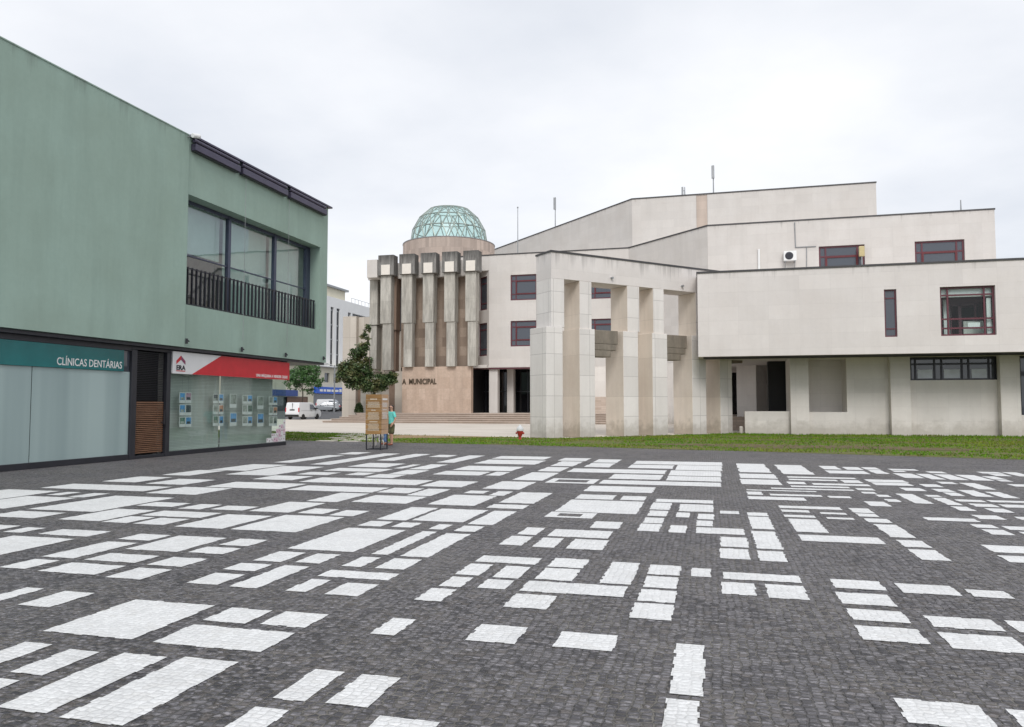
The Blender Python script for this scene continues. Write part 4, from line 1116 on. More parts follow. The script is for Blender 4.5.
# blank stone block at the left end
bx0, bx1 = XR(342, 69.3), XR(355.5, 69.3)
zbk = Frame((0, 69.3), (1, 0), (0, -1)).uz(343, 316.5)[1]
M['endstone'] = stone('end_block_stone', (0.58, 0.53, 0.47), w=1.35, h=2.1, joint=0.3, streak=0.2, blotch=0.2, mortar=0.02)
mb = MB(); mb.box(bx0, 69.3, 0.0, bx1, 76, zbk); mb.build('end_wall', cb, M['endstone'], bevel=0.02)
mb = MB(); mb.box(bx1 + .01, 69.75, 0.0, XR(361, 69.75), 76, 3.6); mb.build('end_return', cb, M['browconc'])
mb = MB(); mb.box(bx1 + .01, 69.8, 3.6, XR(372, 69.8), 76, zbk - .05); mb.build('end_upper_wall', cb, M['endstone'])
mb = MB(); mb.box(XR(352, 71), 71.2, 6.0, XR(384, 71), 78, zbk - .02); mb.build('back_block', cb, M['endstone'])
# drum and glass dome
DC = Vector((on_y(449, 250, 73.6).x, 73.6, 0))
rd = 46.2 * (DC - EYE).dot(FWD) / FPX
rdm = 39.0 * (DC - EYE).dot(FWD) / FPX
zd = Frame((0, DC.y - rd), (1, 0), (0, -1)).uz(449, 235.8)[1]
zdt = Frame((0, DC.y), (1, 0), (0, -1)).uz(449, 207.0)[1]
mb = MB(); mb.lathe((DC.x, DC.y, 0), [(rd, 13.0), (rd, zd)], 72); mb.build('drum', cb, M['drum'])
mb = MB(); mb.lathe((DC.x, DC.y, 0), [(rd + .04, zd + .002), (rd + .04, zd + .07), (rdm + .15, zd + .07), (rdm + .15, zd + .002)], 72); mb.build('drum_rim', cb, M['grey'])
hd_ = (zdt - zd)
N = 20
ringdef = [(0.0, 0.0, N), (0.36, 0.5, N), (0.66, 0.0, N), (0.885, 0.5, N)]
rings = []
for (t_, sh, n) in ringdef:
    z = zd + .07 + hd_ * t_; r = rdm * math.sqrt(max(0, 1 - (t_ * .97) ** 2.1))
    rings.append([Vector((DC.x + r * math.cos(2 * math.pi * (i + sh) / n), DC.y + r * math.sin(2 * math.pi * (i + sh) / n), z)) for i in range(n)])
apex = Vector((DC.x, DC.y, zd + .07 + hd_))
ri = MB(); gp = MB()
for k in range(4):
    a = rings[k]
    for i in range(N):
        ri.tube(a[i], a[(i + 1) % N], 0.06, 5)
    if k < 3:
        b = rings[k + 1]
        for i in range(N):
            if ringdef[k][1] == 0:
                l, r_ = b[(i - 1) % N], b[i]
                gp.poly([a[i], a[(i + 1) % N], b[i]]); gp.poly([a[i], b[i], b[(i - 1) % N]])
            else:
                l, r_ = b[i], b[(i + 1) % N]
                gp.poly([a[i], a[(i + 1) % N], b[(i + 1) % N]]); gp.poly([a[i], b[(i + 1) % N], b[i]])
            ri.tube(a[i], l, 0.055, 5); ri.tube(a[i], r_, 0.055, 5)
    else:
        for i in range(N):
            if i % 2 == 0: ri.tube(a[i], apex, 0.05, 5)
            gp.poly([a[i], a[(i + 1) % N], apex])
dm = gp.build('dome', cb, M['domeglass'], fix=False)
ri.build('dome_rib', dm, M['rib'])

lt = thing('wall_lettering', 'bronze letters A MUNICIPAL fixed on the pink travertine wall', 'lettering', (lw0 + 1, 66.88, 3.4))
lf = Frame((0, 66.9), (1, 0), (0, -1))
ta, tz = lf.uz(402.6, 384.3); tb, _ = lf.uz(436.5, 382)
t = MB(); vs, fs, w = text_mesh('A  MUNICIPAL', 0.72, lf, 0, 0, 0); sc = (tb - ta) / w
vs, fs, w = text_mesh('A  MUNICIPAL', 0.72, lf, ta, tz + .02, .06, depth=.06, squash=sc, bold=.012); t.add(vs, fs)
t.build('letters', lt, M['letter'], fix=False)

# ------------------------------------------------------------------ stone steps and podium in front of the rotunda
sx0_, sx1_ = on_y(325, 420, 63).x, -5.2
st = thing('stone_steps', 'broad travertine steps rising to the rotunda and its dark entrance', 'steps', (-20, 63, 0))
mb = MB()
for k in range(5):
    y = 62.4 + .62 * k
    m_ = MB(); m_.box(sx0_ + .55 * k + .06, y + .06, max(0, 0.17 * k), sx1_, 76 - .01 * k, 0.17 * (k + 1) - .055); m_.build('riser', st, M['riser'])
    m_ = MB(); m_.box(sx0_ + .55 * k, y, 0.17 * (k + 1) - .054, sx1_ + .02, 76.05 - .01 * k, 0.17 * (k + 1)); m_.build('tread', st, M['steps'], bevel=0.012)

# ------------------------------------------------------------------ portico: six square pillars under one beam, set at 45 degrees
PC = -43.0
pf = Frame((0, -PC), (1, 1), (1, -1))          # a = distance along, n towards the lawn
po_ = thing('portico', 'free standing white stone portico of tall square pillars at the edge of the lawn', 'portico', (-3, 40, 0))
D = 1.45
A = lambda px, py=438: pf.uz(px, py)[0]
zbt = pf.uz(552, 250.5)[1]; zop = pf.uz(592, 281.8)[1]; zst = pf.uz(552, 326.5)[1]
low_ = [(546.5, 563), (580, 595.5), (624, 639), (653.3, 668.3), (693, 707), (721, 733), ]
upp_ = [(552, 565), (580.3, 592.3), (628, 640), (653.8, 664.5), (696.5, 706), (722, 731)]
for i, ((l0, l1), (u0, u1_)) in enumerate(zip(low_, upp_)):
    a0, a1 = A(l0), A(l1); b0, b1 = A(u0, 300), A(u1_, 300)
    p = MB(); p.fbox(pf, b0, b1, -D - .0, -.06, zst, zop - .003)
    p.mats = [M['portalside'], M['portalfront']]; p.mi = [0, 0, 0, 0, 1, 0] if i else [1, 1, 1, 1, 1, 1]
    o = p.build('pillar', po_, bevel=0.015)
    q_ = MB(); q_.fbox(pf, a0, a1, -D - .05, 0.0, 0.0, zst - .003); q_.mats = [M['portalside'], M['portalfront']]; q_.mi = [0, 0, 0, 0, 1, 0] if i else [1, 1, 1, 1, 1, 1]
    q_.build('pillar_foot', o, bevel=0.02)
b = MB(); b.fbox(pf, A(552, 260), 3.2 + A(707), -D, -.06, zop, zbt); b.build('beam', po_, M['wing'], bevel=0.01)
# solid left end of the pillar pair
for (l, r, k) in ((1, 2, 0), (3, 4, 1), (5, None, 2)):
    a0 = A(low_[l][1]) + .004
    gap = (A(low_[r][0]) - a0) if r is not None else 1.6
    zz = pf.uz(low_[l][1] + 2, 329.5 if k == 0 else 334.5)[1]
    if k == 2: zz = 5.35
    br = MB()
    for (f, z0_, z1_) in ((0.87, .70, 0.0), (0.80, 1.02, .703), (0.62, 1.36, 1.023)):
        br.fbox(pf, a0, a0 + gap * f, -.80, -.12, zz - z0_, zz - z1_)
    br.build('corbel', po_, M['bracket'], bevel=0.03)
coping(po_, [tuple(pf.p(A(552, 260) - .0, -D + .002, 0))[:2], tuple(pf.p(A(552, 260), -.058, 0))[:2], tuple(pf.p(3.1 + A(707), -.058, 0))[:2]], zbt, h=.085, out=.03)
for px, py in ((612, 278), (682.5, 286)):
    a, z = pf.uz(px, py); d = MB(); d.tube(pf.p(a, -.07, z), pf.p(a, .08, z), .06, 8); d.build('drain_spout', po_, M['grey'])
# ------------------------------------------------------------------ roof equipment
def antenna(px, py0, py1, Y, label, kind, zb):
    b = on_y(px, py1, Y); tp = on_y(px, py0, Y)
    th = thing('antenna', label, 'antenna', (b.x, Y, zb), group='antennas on the roofs of the civic building')
    m = MB(); m.tube((b.x, Y, zb), (b.x, Y, tp.z), .06, 8, .035); m.build('mast', th, M['grey'])
    if kind == 'panel':
        m = MB(); h = (tp.z - zb); m.box(b.x - .16, Y - .22, tp.z - min(1.4, h * .45), b.x + .10, Y - .05, tp.z - .1); m.build('panel', th, M['grey'], bevel=.02)
    if kind == 'short':
        m = MB(); m.box(b.x - .30, Y - .12, tp.z - .75, b.x - .12, Y + .05, tp.z); m.tube((b.x - .2, Y, tp.z - .35), (b.x, Y, tp.z - .35), .03, 6); m.build('panel', th, M['grey'], bevel=.02)
    if kind == 'ball':
        m = MB(); m.lathe((b.x, Y, tp.z), [(.02, -.05), (.09, .02), (.09, .09), (.02, .16)], 10); m.build('tip', th, M['grey'])
    return th
antenna(517.8, 208, 240, 80, 'thin whip antenna with a small tip, standing alone right of the dome', 'ball', 17.0)
antenna(555.3, 197, 226, yt + 9, 'panel antenna on a mast above the sloping roof line', 'panel', ZT3)
antenna(684.8, 187, 194, yt + .8, 'short antenna with a small box, lowest on the tall block roof', 'short', ZT3)
antenna(713.5, 165, 192, yt + .8, 'tallest panel antenna on a mast at the middle of the tall block roof', 'panel', ZT3)
antenna(961, 200, 211, 62.6, 'stub pole standing on the right hand roof above the maroon windows', 'none', HT)

tf = e[3]
a, z = tf.uz(789, 262)
ac = thing('air_conditioner', 'white air conditioner unit on brackets on the pale upper wall', 'air conditioner', tuple(tf.p(a, .3, z)))
a0, zt_ = tf.uz(783, 252.5); a1, zb_ = tf.uz(796, 261.5)
m = MB(); m.fbox(tf, a0, a1, .12, .55, zb_, zt_); m.build('casing', ac, M['white'], bevel=.03)
m = MB(); ca = a0 + (a1 - a0) * .42; cz = (zb_ + zt_) / 2; p = tf.p(ca, .552, cz); m.lathe(p, [(.30, 0), (.30, -.02), (.25, -.03), (.05, -.03)], 20, axis=1); m.build('fan_grille', ac, M['darkmetal'])
m = MB()
for q in (a0 + .12, a1 - .12):
    m.fbox(tf, q - .03, q + .03, .004, .55, zb_ - .08, zb_ - .003); m.tube(tf.p(q, .05, zb_ - .55), tf.p(q, .5, zb_ - .06), .025, 6)
m.build('bracket', ac, M['grey'])
cd = thing('conduit', 'thin grey cable conduit bending down the pale upper wall beside the air conditioner', 'conduit', tuple(tf.p(tf.uz(795, 230)[0], .03, 12)))
m = MB()
pts = [(794.5, 222.5), (795.5, 247.5), (816, 246.5)]
for p_, q_ in zip(pts, pts[1:]):
    m.tube(tf.p(tf.uz(*p_)[0], .035, tf.uz(*p_)[1]), tf.p(tf.uz(*q_)[0], .035, tf.uz(*q_)[1]), .04, 6)
m.tube(tf.p(tf.uz(806.5, 247)[0], .035, tf.uz(806.5, 247)[1]), tf.p(tf.uz(806.5, 267)[0], .035, tf.uz(806.5, 267)[1]), .03, 6)
m.build('pipe', cd, M['grey'])
vp = thing('vent_pipe', 'short white vent pipe rising above the wing roof left of the air conditioner', 'pipe', tuple(tf.p(tf.uz(759, 260)[0], .1, 10)))
m = MB(); m.tube(tf.p(tf.uz(758.7, 267)[0], .1, 9), tf.p(tf.uz(758.7, 249)[0], .1, tf.uz(758.7, 249.5)[1]), .09, 8); m.build('pipe', vp, M['white'])
sd = thing('equipment_box', 'small yellowish box on a post in front of a maroon upper window', 'box', tuple(tf.p(tf.uz(860, 260)[0], .5, 10)))
a0, zt_ = tf.uz(857.5, 247.5); a1, zb_ = tf.uz(863.5, 257.5)
M['ochre'] = plain('ochre_paint', (0.52, 0.43, 0.22), 0.5)
m = MB(); m.fbox(tf, a0, a1, .35, .55, zb_, zt_); m.build('case', sd, M['ochre'], bevel=.05)
m = MB(); m.tube(tf.p((a0 + a1) / 2, .45, 9), tf.p((a0 + a1) / 2, .45, zb_), .05, 8); m.build('post', sd, M['grey'])

# ------------------------------------------------------------------ information kiosk
k1 = ground(380.5, 450); k0 = ground(366.4, 449.4)
a_ = 0.55
vd = Vector((k1.x, k1.y, 0)).normalized(); vl = Vector((vd.y, -vd.x, 0)); ph = R(25)
ku = -vl * math.cos(ph) + vd * math.sin(ph); kv = vl * math.sin(ph) + vd * math.cos(ph)
# k1 is the nearest leg; ku runs to the left leg, kv to the right hand leg
kz = on_y(368, 434.3, k1.y).z; kt = on_y(368, 394.3, k1.y).z
ks = thing('information_kiosk', 'four sided wooden information kiosk on thin black legs standing on the cobbles', 'kiosk', (k1.x, k1.y, 0))
def kbox(mb, s0, s1, t0, t1, z0, z1):
    vs = [k1 + ku * s + kv * t + Vector((0, 0, z)) for z in (z0, z1) for (s, t) in ((s0, t0), (s1, t0), (s1, t1), (s0, t1))]
    mb.add(vs, [(3, 2, 1, 0), (4, 5, 6, 7), (0, 1, 5, 4), (1, 2, 6, 5), (2, 3, 7, 6), (3, 0, 4, 7)])
for (s, t) in ((0, 0), (a_, 0), (0, a_), (a_, a_)):
    m = MB(); kbox(m, s - .018, s + .018, t - .018, t + .018, 0, kz + .01); m.build('leg', ks, M['darkmetal'])
m = MB()
kbox(m, .02, a_ - .02, -.014, .014, 0.01, 0.035); kbox(m, .02, a_ - .02, a_ - .014, a_ + .014, 0.01, 0.035)
kbox(m, -.014, .014, .02, a_ - .02, 0.01, 0.035); kbox(m, a_ - .014, a_ + .014, .02, a_ - .02, 0.01, 0.035)
m.build('base_frame', ks, M['darkmetal'])
np_ = 8
def panel(side, m_):
    b = MB()
    for i in range(np_):
        z0, z1 = kz + (kt - kz) * i / np_ + .005, kz + (kt - kz) * (i + 1) / np_ - .005
        if side == 'front': kbox(b, -.028, a_ + .028, -.03, .0, z0, z1)
        elif side == 'right': kbox(b, -.028, -.0, .002, a_ + .028, z0, z1)
        elif side == 'back': kbox(b, .002, a_ + .028, a_, a_ + .028, z0, z1)
        else: kbox(b, a_, a_ + .028, .002, a_ - .002, z0, z1)
    return b.build('panel', ks, m_)
pf1 = panel('front', M['wood']); pr1 = panel('right', M['woodpale']); panel('back', M['wood']); panel('left', M['wood'])
M['ink'] = plain('pale_print', (0.62, 0.56, 0.46), 0.7, var=0.15, scale=40)
rn = random.Random(2)
def textlines(side, rows):
    b = MB()
    for (f0, f1, nln, w0_, head) in rows:
        for i in range(nln):
            z1 = kt - (kt - kz) * (f0 + (f1 - f0) * i / nln); hz = (kt - kz) * (f1 - f0) / nln * (0.9 if head else .48)
            w = w0_ * rn.uniform(.8, 1.0); s = a_ / 2 - w / 2
            while s < a_ / 2 + w / 2:
                l = rn.uniform(.02, .055)
                if side == 'front': kbox(b, s, min(s + l, a_ / 2 + w / 2), -.0335, -.0305, z1 - hz, z1)
                else: kbox(b, -.0315, -.0285, s, min(s + l, a_ / 2 + w / 2), z1 - hz, z1)
                s += l + .010
    return b
textlines('front', [(.11, .14, 1, .27, True), (.19, .34, 9, .50, False), (.385, .41, 1, .2, True), (.45, .64, 10, .48, False), (.675, .70, 1, .33, True), (.73, .92, 10, .46, False)]).build('print', pf1, M['ink'])
textlines('right', [(.10, .15, 1, .42, True), (.21, .33, 6, .46, False), (.37, .41, 2, .4, False), (.44, .62, 9, .46, False)]).build('print', pr1, M['white'])

# ------------------------------------------------------------------ people and dog
def skin(name, verts, edges, radii, m, parent=None, sub=2, root=0, smooth=True):
    me = bpy.data.meshes.new(name); me.from_pydata(verts, edges, [])
    o = bpy.data.objects.new(name, me); COL.objects.link(o)
    mod = o.modifiers.new('skin', 'SKIN')
    if not me.skin_vertices: me.skin_vertices.new()
    for i, r in enumerate(radii):
        sv = me.skin_vertices[0].data[i]; sv.radius = (r, r) if isinstance(r, (int, float)) else r; sv.use_root = (i == root)
    ss = o.modifiers.new('sub', 'SUBSURF'); ss.levels = sub; ss.render_levels = sub
    dg = bpy.context.evaluated_depsgraph_get()
    nm = bpy.data.meshes.new_from_object(o.evaluated_get(dg))
    o.modifiers.clear(); o.data = nm; nm.name = name
    bpy.data.meshes.remove(me)
    nm.materials.clear(); nm.materials.append(m)
    nm.polygons.foreach_set('use_smooth', [True] * len(nm.polygons))
    if parent is not None: o.parent = parent
    return o

def chain_add(V, E, Rr, pts, start=None):
    idx = []
    prev = start
    for (p, r) in pts:
        V.append(p); Rr.append(r); i = len(V) - 1
        if prev is not None: E.append((prev, i))
        prev = i; idx.append(i)
    return idx

def hand(V, E, Rr, wrist, d, side, inward):
    """palm, four fingers and a thumb; d = direction of the hand, side = across the palm"""
    d = Vector(d).normalized(); s = Vector(side).normalized(); c = Vector(inward).normalized()
    w = Vector(V[wrist])
    palm = chain_add(V, E, Rr, [(tuple(w + d * .045), (.032, .018)), (tuple(w + d * .085), (.036, .016))], wrist)
    for k, (off, L) in enumerate(((-.030, .066), (-.010, .076), (.010, .071), (.030, .055))):
        b = w + d * .095 + s * off
        chain_add(V, E, Rr, [(tuple(b), .0095), (tuple(b + d * L * .5 + c * .010), .009), (tuple(b + d * L * .95 + c * .030), .0075)], palm[1])
    t = w + d * .035 - s * .035
    chain_add(V, E, Rr, [(tuple(t), .011), (tuple(t + d * .035 - s * .012 + c * .012), .010), (tuple(t + d * .06 - s * .010 + c * .025), .008)], palm[0])

def person(label, loc, rz, H, pose, mats):
    """a standing figure facing -Y in its own space"""
    th = thing('person', label, 'person', loc, rz)
    k = H / 1.70
    P = lambda x, y, z: (x * k, y * k, z * k)
    V = []; E = []; Rr = []
    sp = chain_add(V, E, Rr, [(P(0, 0, .92), (.15 * k, .105 * k)), (P(0, 0, 1.05), (.135 * k, .095 * k)), (P(0, .005, 1.22), (.155 * k, .105 * k)), (P(0, .01, 1.36), (.15 * k, .095 * k)), (P(0, .005, 1.44), (.07 * k, .06 * k)), (P(0, -.005, 1.49), .052 * k),
        (P(0, -.015, 1.535), (.062 * k, .07 * k)), (P(0, -.012, 1.60), (.076 * k, .092 * k)), (P(0, -.008, 1.66), (.070 * k, .084 * k)), (P(0, -.005, 1.70), (.035 * k, .045 * k))])
    # nose, chin and ears grow from the head so that it has a face
    chain_add(V, E, Rr, [(P(0, -.105, 1.585), .014 * k), (P(0, -.122, 1.575), .010 * k)], sp[7])
    for s in (-1, 1):
        chain_add(V, E, Rr, [(P(s * .078, .0, 1.595), .014 * k), (P(s * .088, .008, 1.60), .010 * k)], sp[7])
        st_ = pose.get('step', 0) * s
        leg = chain_add(V, E, Rr, [(P(s * .095, 0, .88), .088 * k), (P(s * .10, -.01 - st_ * .35, .50), .058 * k), (P(s * .10, .01 - st_, .28), .052 * k), (P(s * .10, .02 - st_ * 1.1, .085), .036 * k), (P(s * .105, -.02 - st_ * 1.1, .042), .038 * k), (P(s * .115, -.12 - st_ * 1.1, .028), .034 * k), (P(s * .118, -.165 - st_ * 1.1, .024), .026 * k)], sp[0])
        el, wr = pose['arm'][0 if s < 0 else 1]
        arm = chain_add(V, E, Rr, [(P(s * .165, .01, 1.385), .058 * k), (P(s * .20, .01, 1.32), .050 * k), (P(*el), .040 * k), (P(*wr), .027 * k)], sp[3])
        dv = Vector(P(*wr)) - Vector(P(*el))
        sd = Vector((0, 1, 0)) if abs(dv.normalized().y) < .8 else Vector((1, 0, 0))
        hand(V, E, Rr, arm[3], dv, sd, Vector((-s, 0, 0)))
    b = skin('body', V, E, Rr, mats['skin'], th, 2, 0)
    # clothes
    V = []; E = []; Rr = []
    g = .017
    c = chain_add(V, E, Rr, [(P(0, 0, .86), (.175 * k, .13 * k)), (P(0, 0, 1.0), (.16 * k, .118 * k)), (P(0, .005, 1.22), (.172 * k, .122 * k)), (P(0, .01, 1.36), (.165 * k, .11 * k)), (P(0, .006, 1.43), (.085 * k, .075 * k))])
    for s in (-1, 1):
        el, wr = pose['arm'][0 if s < 0 else 1]
        m_ = [.20 * s + (el[0] - .20 * s) * .75, .01 + (el[1] - .01) * .75, 1.32 + (el[2] - 1.32) * .75]
        chain_add(V, E, Rr, [(P(s * .165, .01, 1.385), .075 * k), (P(s * .20, .01, 1.32), .072 * k), (P(*m_), .064 * k)], c[3])
    skin('shirt', V, E, Rr, mats['top'], th, 2, 0)
    V = []; E = []; Rr = []
    c = chain_add(V, E, Rr, [(P(0, 0, .98), (.155 * k, .115 * k)), (P(0, 0, .90), (.17 * k, .125 * k))])
    for s in (-1, 1):
        st_ = pose.get('step', 0) * s
        if mats['short']:
            chain_add(V, E, Rr, [(P(s * .095, 0, .80), .105 * k), (P(s * .105, -.01 - st_ * .25, .60), .098 * k), (P(s * .107, -.01 - st_ * .35, .46), .092 * k)], c[1])
        else:
            chain_add(V, E, Rr, [(P(s * .095, 0, .80), .105 * k), (P(s * .10, -.01 - st_ * .35, .50), .078 * k), (P(s * .10, .01 - st_, .28), .072 * k), (P(s * .10, .015 - st_ * 1.1, .09), .062 * k)], c[1])
    skin('shorts' if mats['short'] else 'jeans', V, E, Rr, mats['bottom'], th, 2, 1)
    for s in (-1, 1):
        st_ = pose.get('step', 0) * s
        V = []; E = []; Rr = []
        chain_add(V, E, Rr, [(P(s * .10, .055 - st_ * 1.1, .045), .042 * k), (P(s * .105, -.03 - st_ * 1.1, .045), .046 * k), (P(s * .116, -.12 - st_ * 1.1, .034), .042 * k), (P(s * .12, -.18 - st_ * 1.1, .026), .030 * k)])
        skin('shoe', V, E, Rr, mats['shoe'], th, 1, 0)
    # hair cap, eyes, mouth
    V = []; E = []; Rr = []
    chain_add(V, E, Rr, [(P(0, .045, 1.54), (.060 * k, .045 * k)), (P(0, .030, 1.60), (.083 * k, .075 * k)), (P(0, .012, 1.665), (.080 * k, .092 * k)), (P(0, .0, 1.715), (.045 * k, .055 * k))])
    skin('hair', V, E, Rr, M['hair'], th, 2, 0)
    fm_ = MB()
    for s in (-1, 1):
        fm_.lathe(P(s * .032, -.098, 1.608), [(.004, -.012), (.013, -.006), (.013, .003), (.004, .01)], 8, axis=1)
    if pose.get('glasses'):
        for s in (-1, 1): fm_.box(*P(s * .034 - .026, -.118, 1.585), *P(s * .034 + .026, -.106, 1.628))
        fm_.box(*P(-.012, -.116, 1.610), *P(.012, -.108, 1.622))
        for s in (-1, 1): fm_.box(*P(s * .078 - .004, -.112, 1.612), *P(s * .078 + .004, .0, 1.622))
    fm_.build('sunglasses' if pose.get('glasses') else 'eyes', th, M['black'], world=False)
    mo = MB(); mo.box(*P(-.022, -.101, 1.543), *P(.022, -.088, 1.550)); mo.build('mouth', th, M['plumprint'], world=False)
    return th
pA = ground(391.3, 445.2)
person('person in a turquoise shirt and khaki shorts standing beside the wooden kiosk', (pA.x, pA.y, 0), R(-35), 1.58,
       {'arm': [((-.255, .03, 1.13), (-.20, -.16, 1.05)), ((.265, .04, 1.12), (.25, -.08, .93))], 'step': .04, 'glasses': True},
       {'skin': M['skin'], 'top': M['shirt'], 'bottom': M['khaki'], 'shoe': M['shoe'], 'short': True})
pB = ground(383.2, 444.8)
person('person in blue jeans standing behind the wooden kiosk, only the legs in view', (pB.x, pB.y + .15, 0), R(-20), 1.62,
       {'arm': [((-.25, .03, 1.13), (-.24, -.06, .93)), ((.25, .03, 1.13), (.24, -.06, .93))], 'step': .03},
       {'skin': M['skin'], 'top': M['greyshirt'], 'bottom': M['jeans'], 'shoe': M['shoe'], 'short': False})

dA = ground(376.3, 446.6)
dg_ = thing('dog', 'white dog with a grey patch on its flank standing behind the wooden kiosk', 'dog', (dA.x, dA.y + .1, 0), R(-118))
V = []; E = []; Rr = []          # faces -Y
b = chain_add(V, E, Rr, [((0, .26, .43), (.085, .085)), ((0, .10, .43), (.09, .095)), ((0, -.10, .42), (.10, .12)), ((0, -.22, .44), (.085, .10)), ((0, -.30, .52), (.06, .065)), ((0, -.36, .60), (.062, .06)), ((0, -.44, .59), (.042, .04)), ((0, -.51, .575), (.028, .026))])
for s in (-1, 1):
    chain_add(V, E, Rr, [((s * .075, -.20, .36), .045), ((s * .075, -.19, .22), .028), ((s * .075, -.20, .05), .02), ((s * .075, -.235, .02), .022)], b[3])
    chain_add(V, E, Rr, [((s * .07, .24, .36), .055), ((s * .08, .19, .26), .036), ((s * .08, .29, .15), .022), ((s * .08, .27, .045), .019), ((s * .08, .235, .02), .022)], b[0])
    chain_add(V, E, Rr, [((s * .05, -.345, .66), .020), ((s * .075, -.34, .63), .014), ((s * .085, -.35, .59), .010)], b[5])
chain_add(V, E, Rr, [((0, .34, .49), .022), ((0, .41, .58), .017), ((0, .42, .66), .012)], b[0])
skin('body', V, E, Rr, M['fur'], dg_, 2, 1)
V = []; E = []; Rr = []
chain_add(V, E, Rr, [((.045, .06, .47), (.06, .055)), ((.05, -.06, .46), (.068, .07))]); skin('patch', V, E, Rr, M['furgrey'], dg_, 2, 0)
f_ = MB()
for s in (-1, 1): f_.lathe((s * .032, -.415, .615), [(.002, -.008), (.009, -.003), (.009, .003), (.002, .008)], 8, axis=1)
f_.lathe((0, -.537, .578), [(.004, -.012), (.014, -.004), (.012, .006)], 8, axis=1)
f_.build('face', dg_, M['black'], world=False)

# ------------------------------------------------------------------ fire hydrant
hp = ground(520, 439.6)
hy = thing('fire_hydrant', 'red fire hydrant with a white pointed cap at the edge of the lawn', 'hydrant', (hp.x, hp.y, 0))
M['hydrantred'] = plain('hydrant_red', (0.40, 0.035, 0.025), 0.45, var=0.2)
M['hydrantwhite'] = plain('hydrant_white', (0.62, 0.63, 0.64), 0.5, var=0.15)
q = (hp.x, hp.y, 0)
m = MB(); m.lathe(q, [(.10, 0), (.10, .03), (.065, .05), (.065, .14), (.085, .16), (.13, .30), (.155, .40)], 20); m.build('barrel', hy, M['hydrantred'])
m = MB(); m.lathe(q, [(.16, .403), (.165, .43), (.16, .50), (.13, .56), (.07, .63), (.03, .69)], 20); m.build('cap', hy, M['hydrantwhite'])
m = MB(); m.tube((hp.x - .14, hp.y, .30), (hp.x - .20, hp.y - .02, .30), .045, 10); m.tube((hp.x + .1, hp.y, .30), (hp.x + .19, hp.y - .05, .30), .045, 10); m.build('outlet', hy, M['hydrantred'])

# ------------------------------------------------------------------ vehicles
def wheel(parent, c, r, w, side):
    t = MB(); x, y, z = c
    prof = [(r * .62, -w / 2), (r * .93, -w / 2), (r, -w * .35), (r, w * .35), (r * .93, w / 2), (r * .62, w / 2)]
    t.lathe(c, prof, 20, axis=1); o = t.build('wheel', parent, M['rubber'], world=False)
    m = MB(); m.lathe((x, y + side * w * .36, z), [(r * .60, -.02), (r * .60, .02), (r * .5, .035), (r * .12, .03)], 14, axis=1); m.build('rim', o, M['grey'], world=False)

def loft_body(profile, W, taper, m, name, parent, bevel=.05):
    """side profile (x forward, z) swept across the width; taper(z) narrows the upper part"""
    n = len(profile); b = MB()
    vs = []
    for s in (-1, 1):
        for (x, z) in profile: vs.append((x, s * W / 2 * taper(x, z), z))
    fs = [tuple(range(n - 1, -1, -1)), tuple(range(n, 2 * n))] + [(i, (i + 1) % n, n + (i + 1) % n, n + i) for i in range(n)]
    b.add(vs, fs)
    return b.build(name, parent, m, world=False, bevel=bevel)

def side_y(W, taper, x, z, s, out=.012): return s * (W / 2 * taper(x, z) + out)

def side_patch(b, W, taper, pts, s, th=.02):
    o = [Vector((x, side_y(W, taper, x, z, s, .006), z)) for (x, z) in pts]; i = [p + Vector((0, s * th, 0)) for p in o]
    n = len(o); b.add(o + i, [tuple(range(n)), tuple(range(2 * n - 1, n - 1, -1))] + [(k, (k + 1) % n, n + (k + 1) % n, n + k) for k in range(n)])

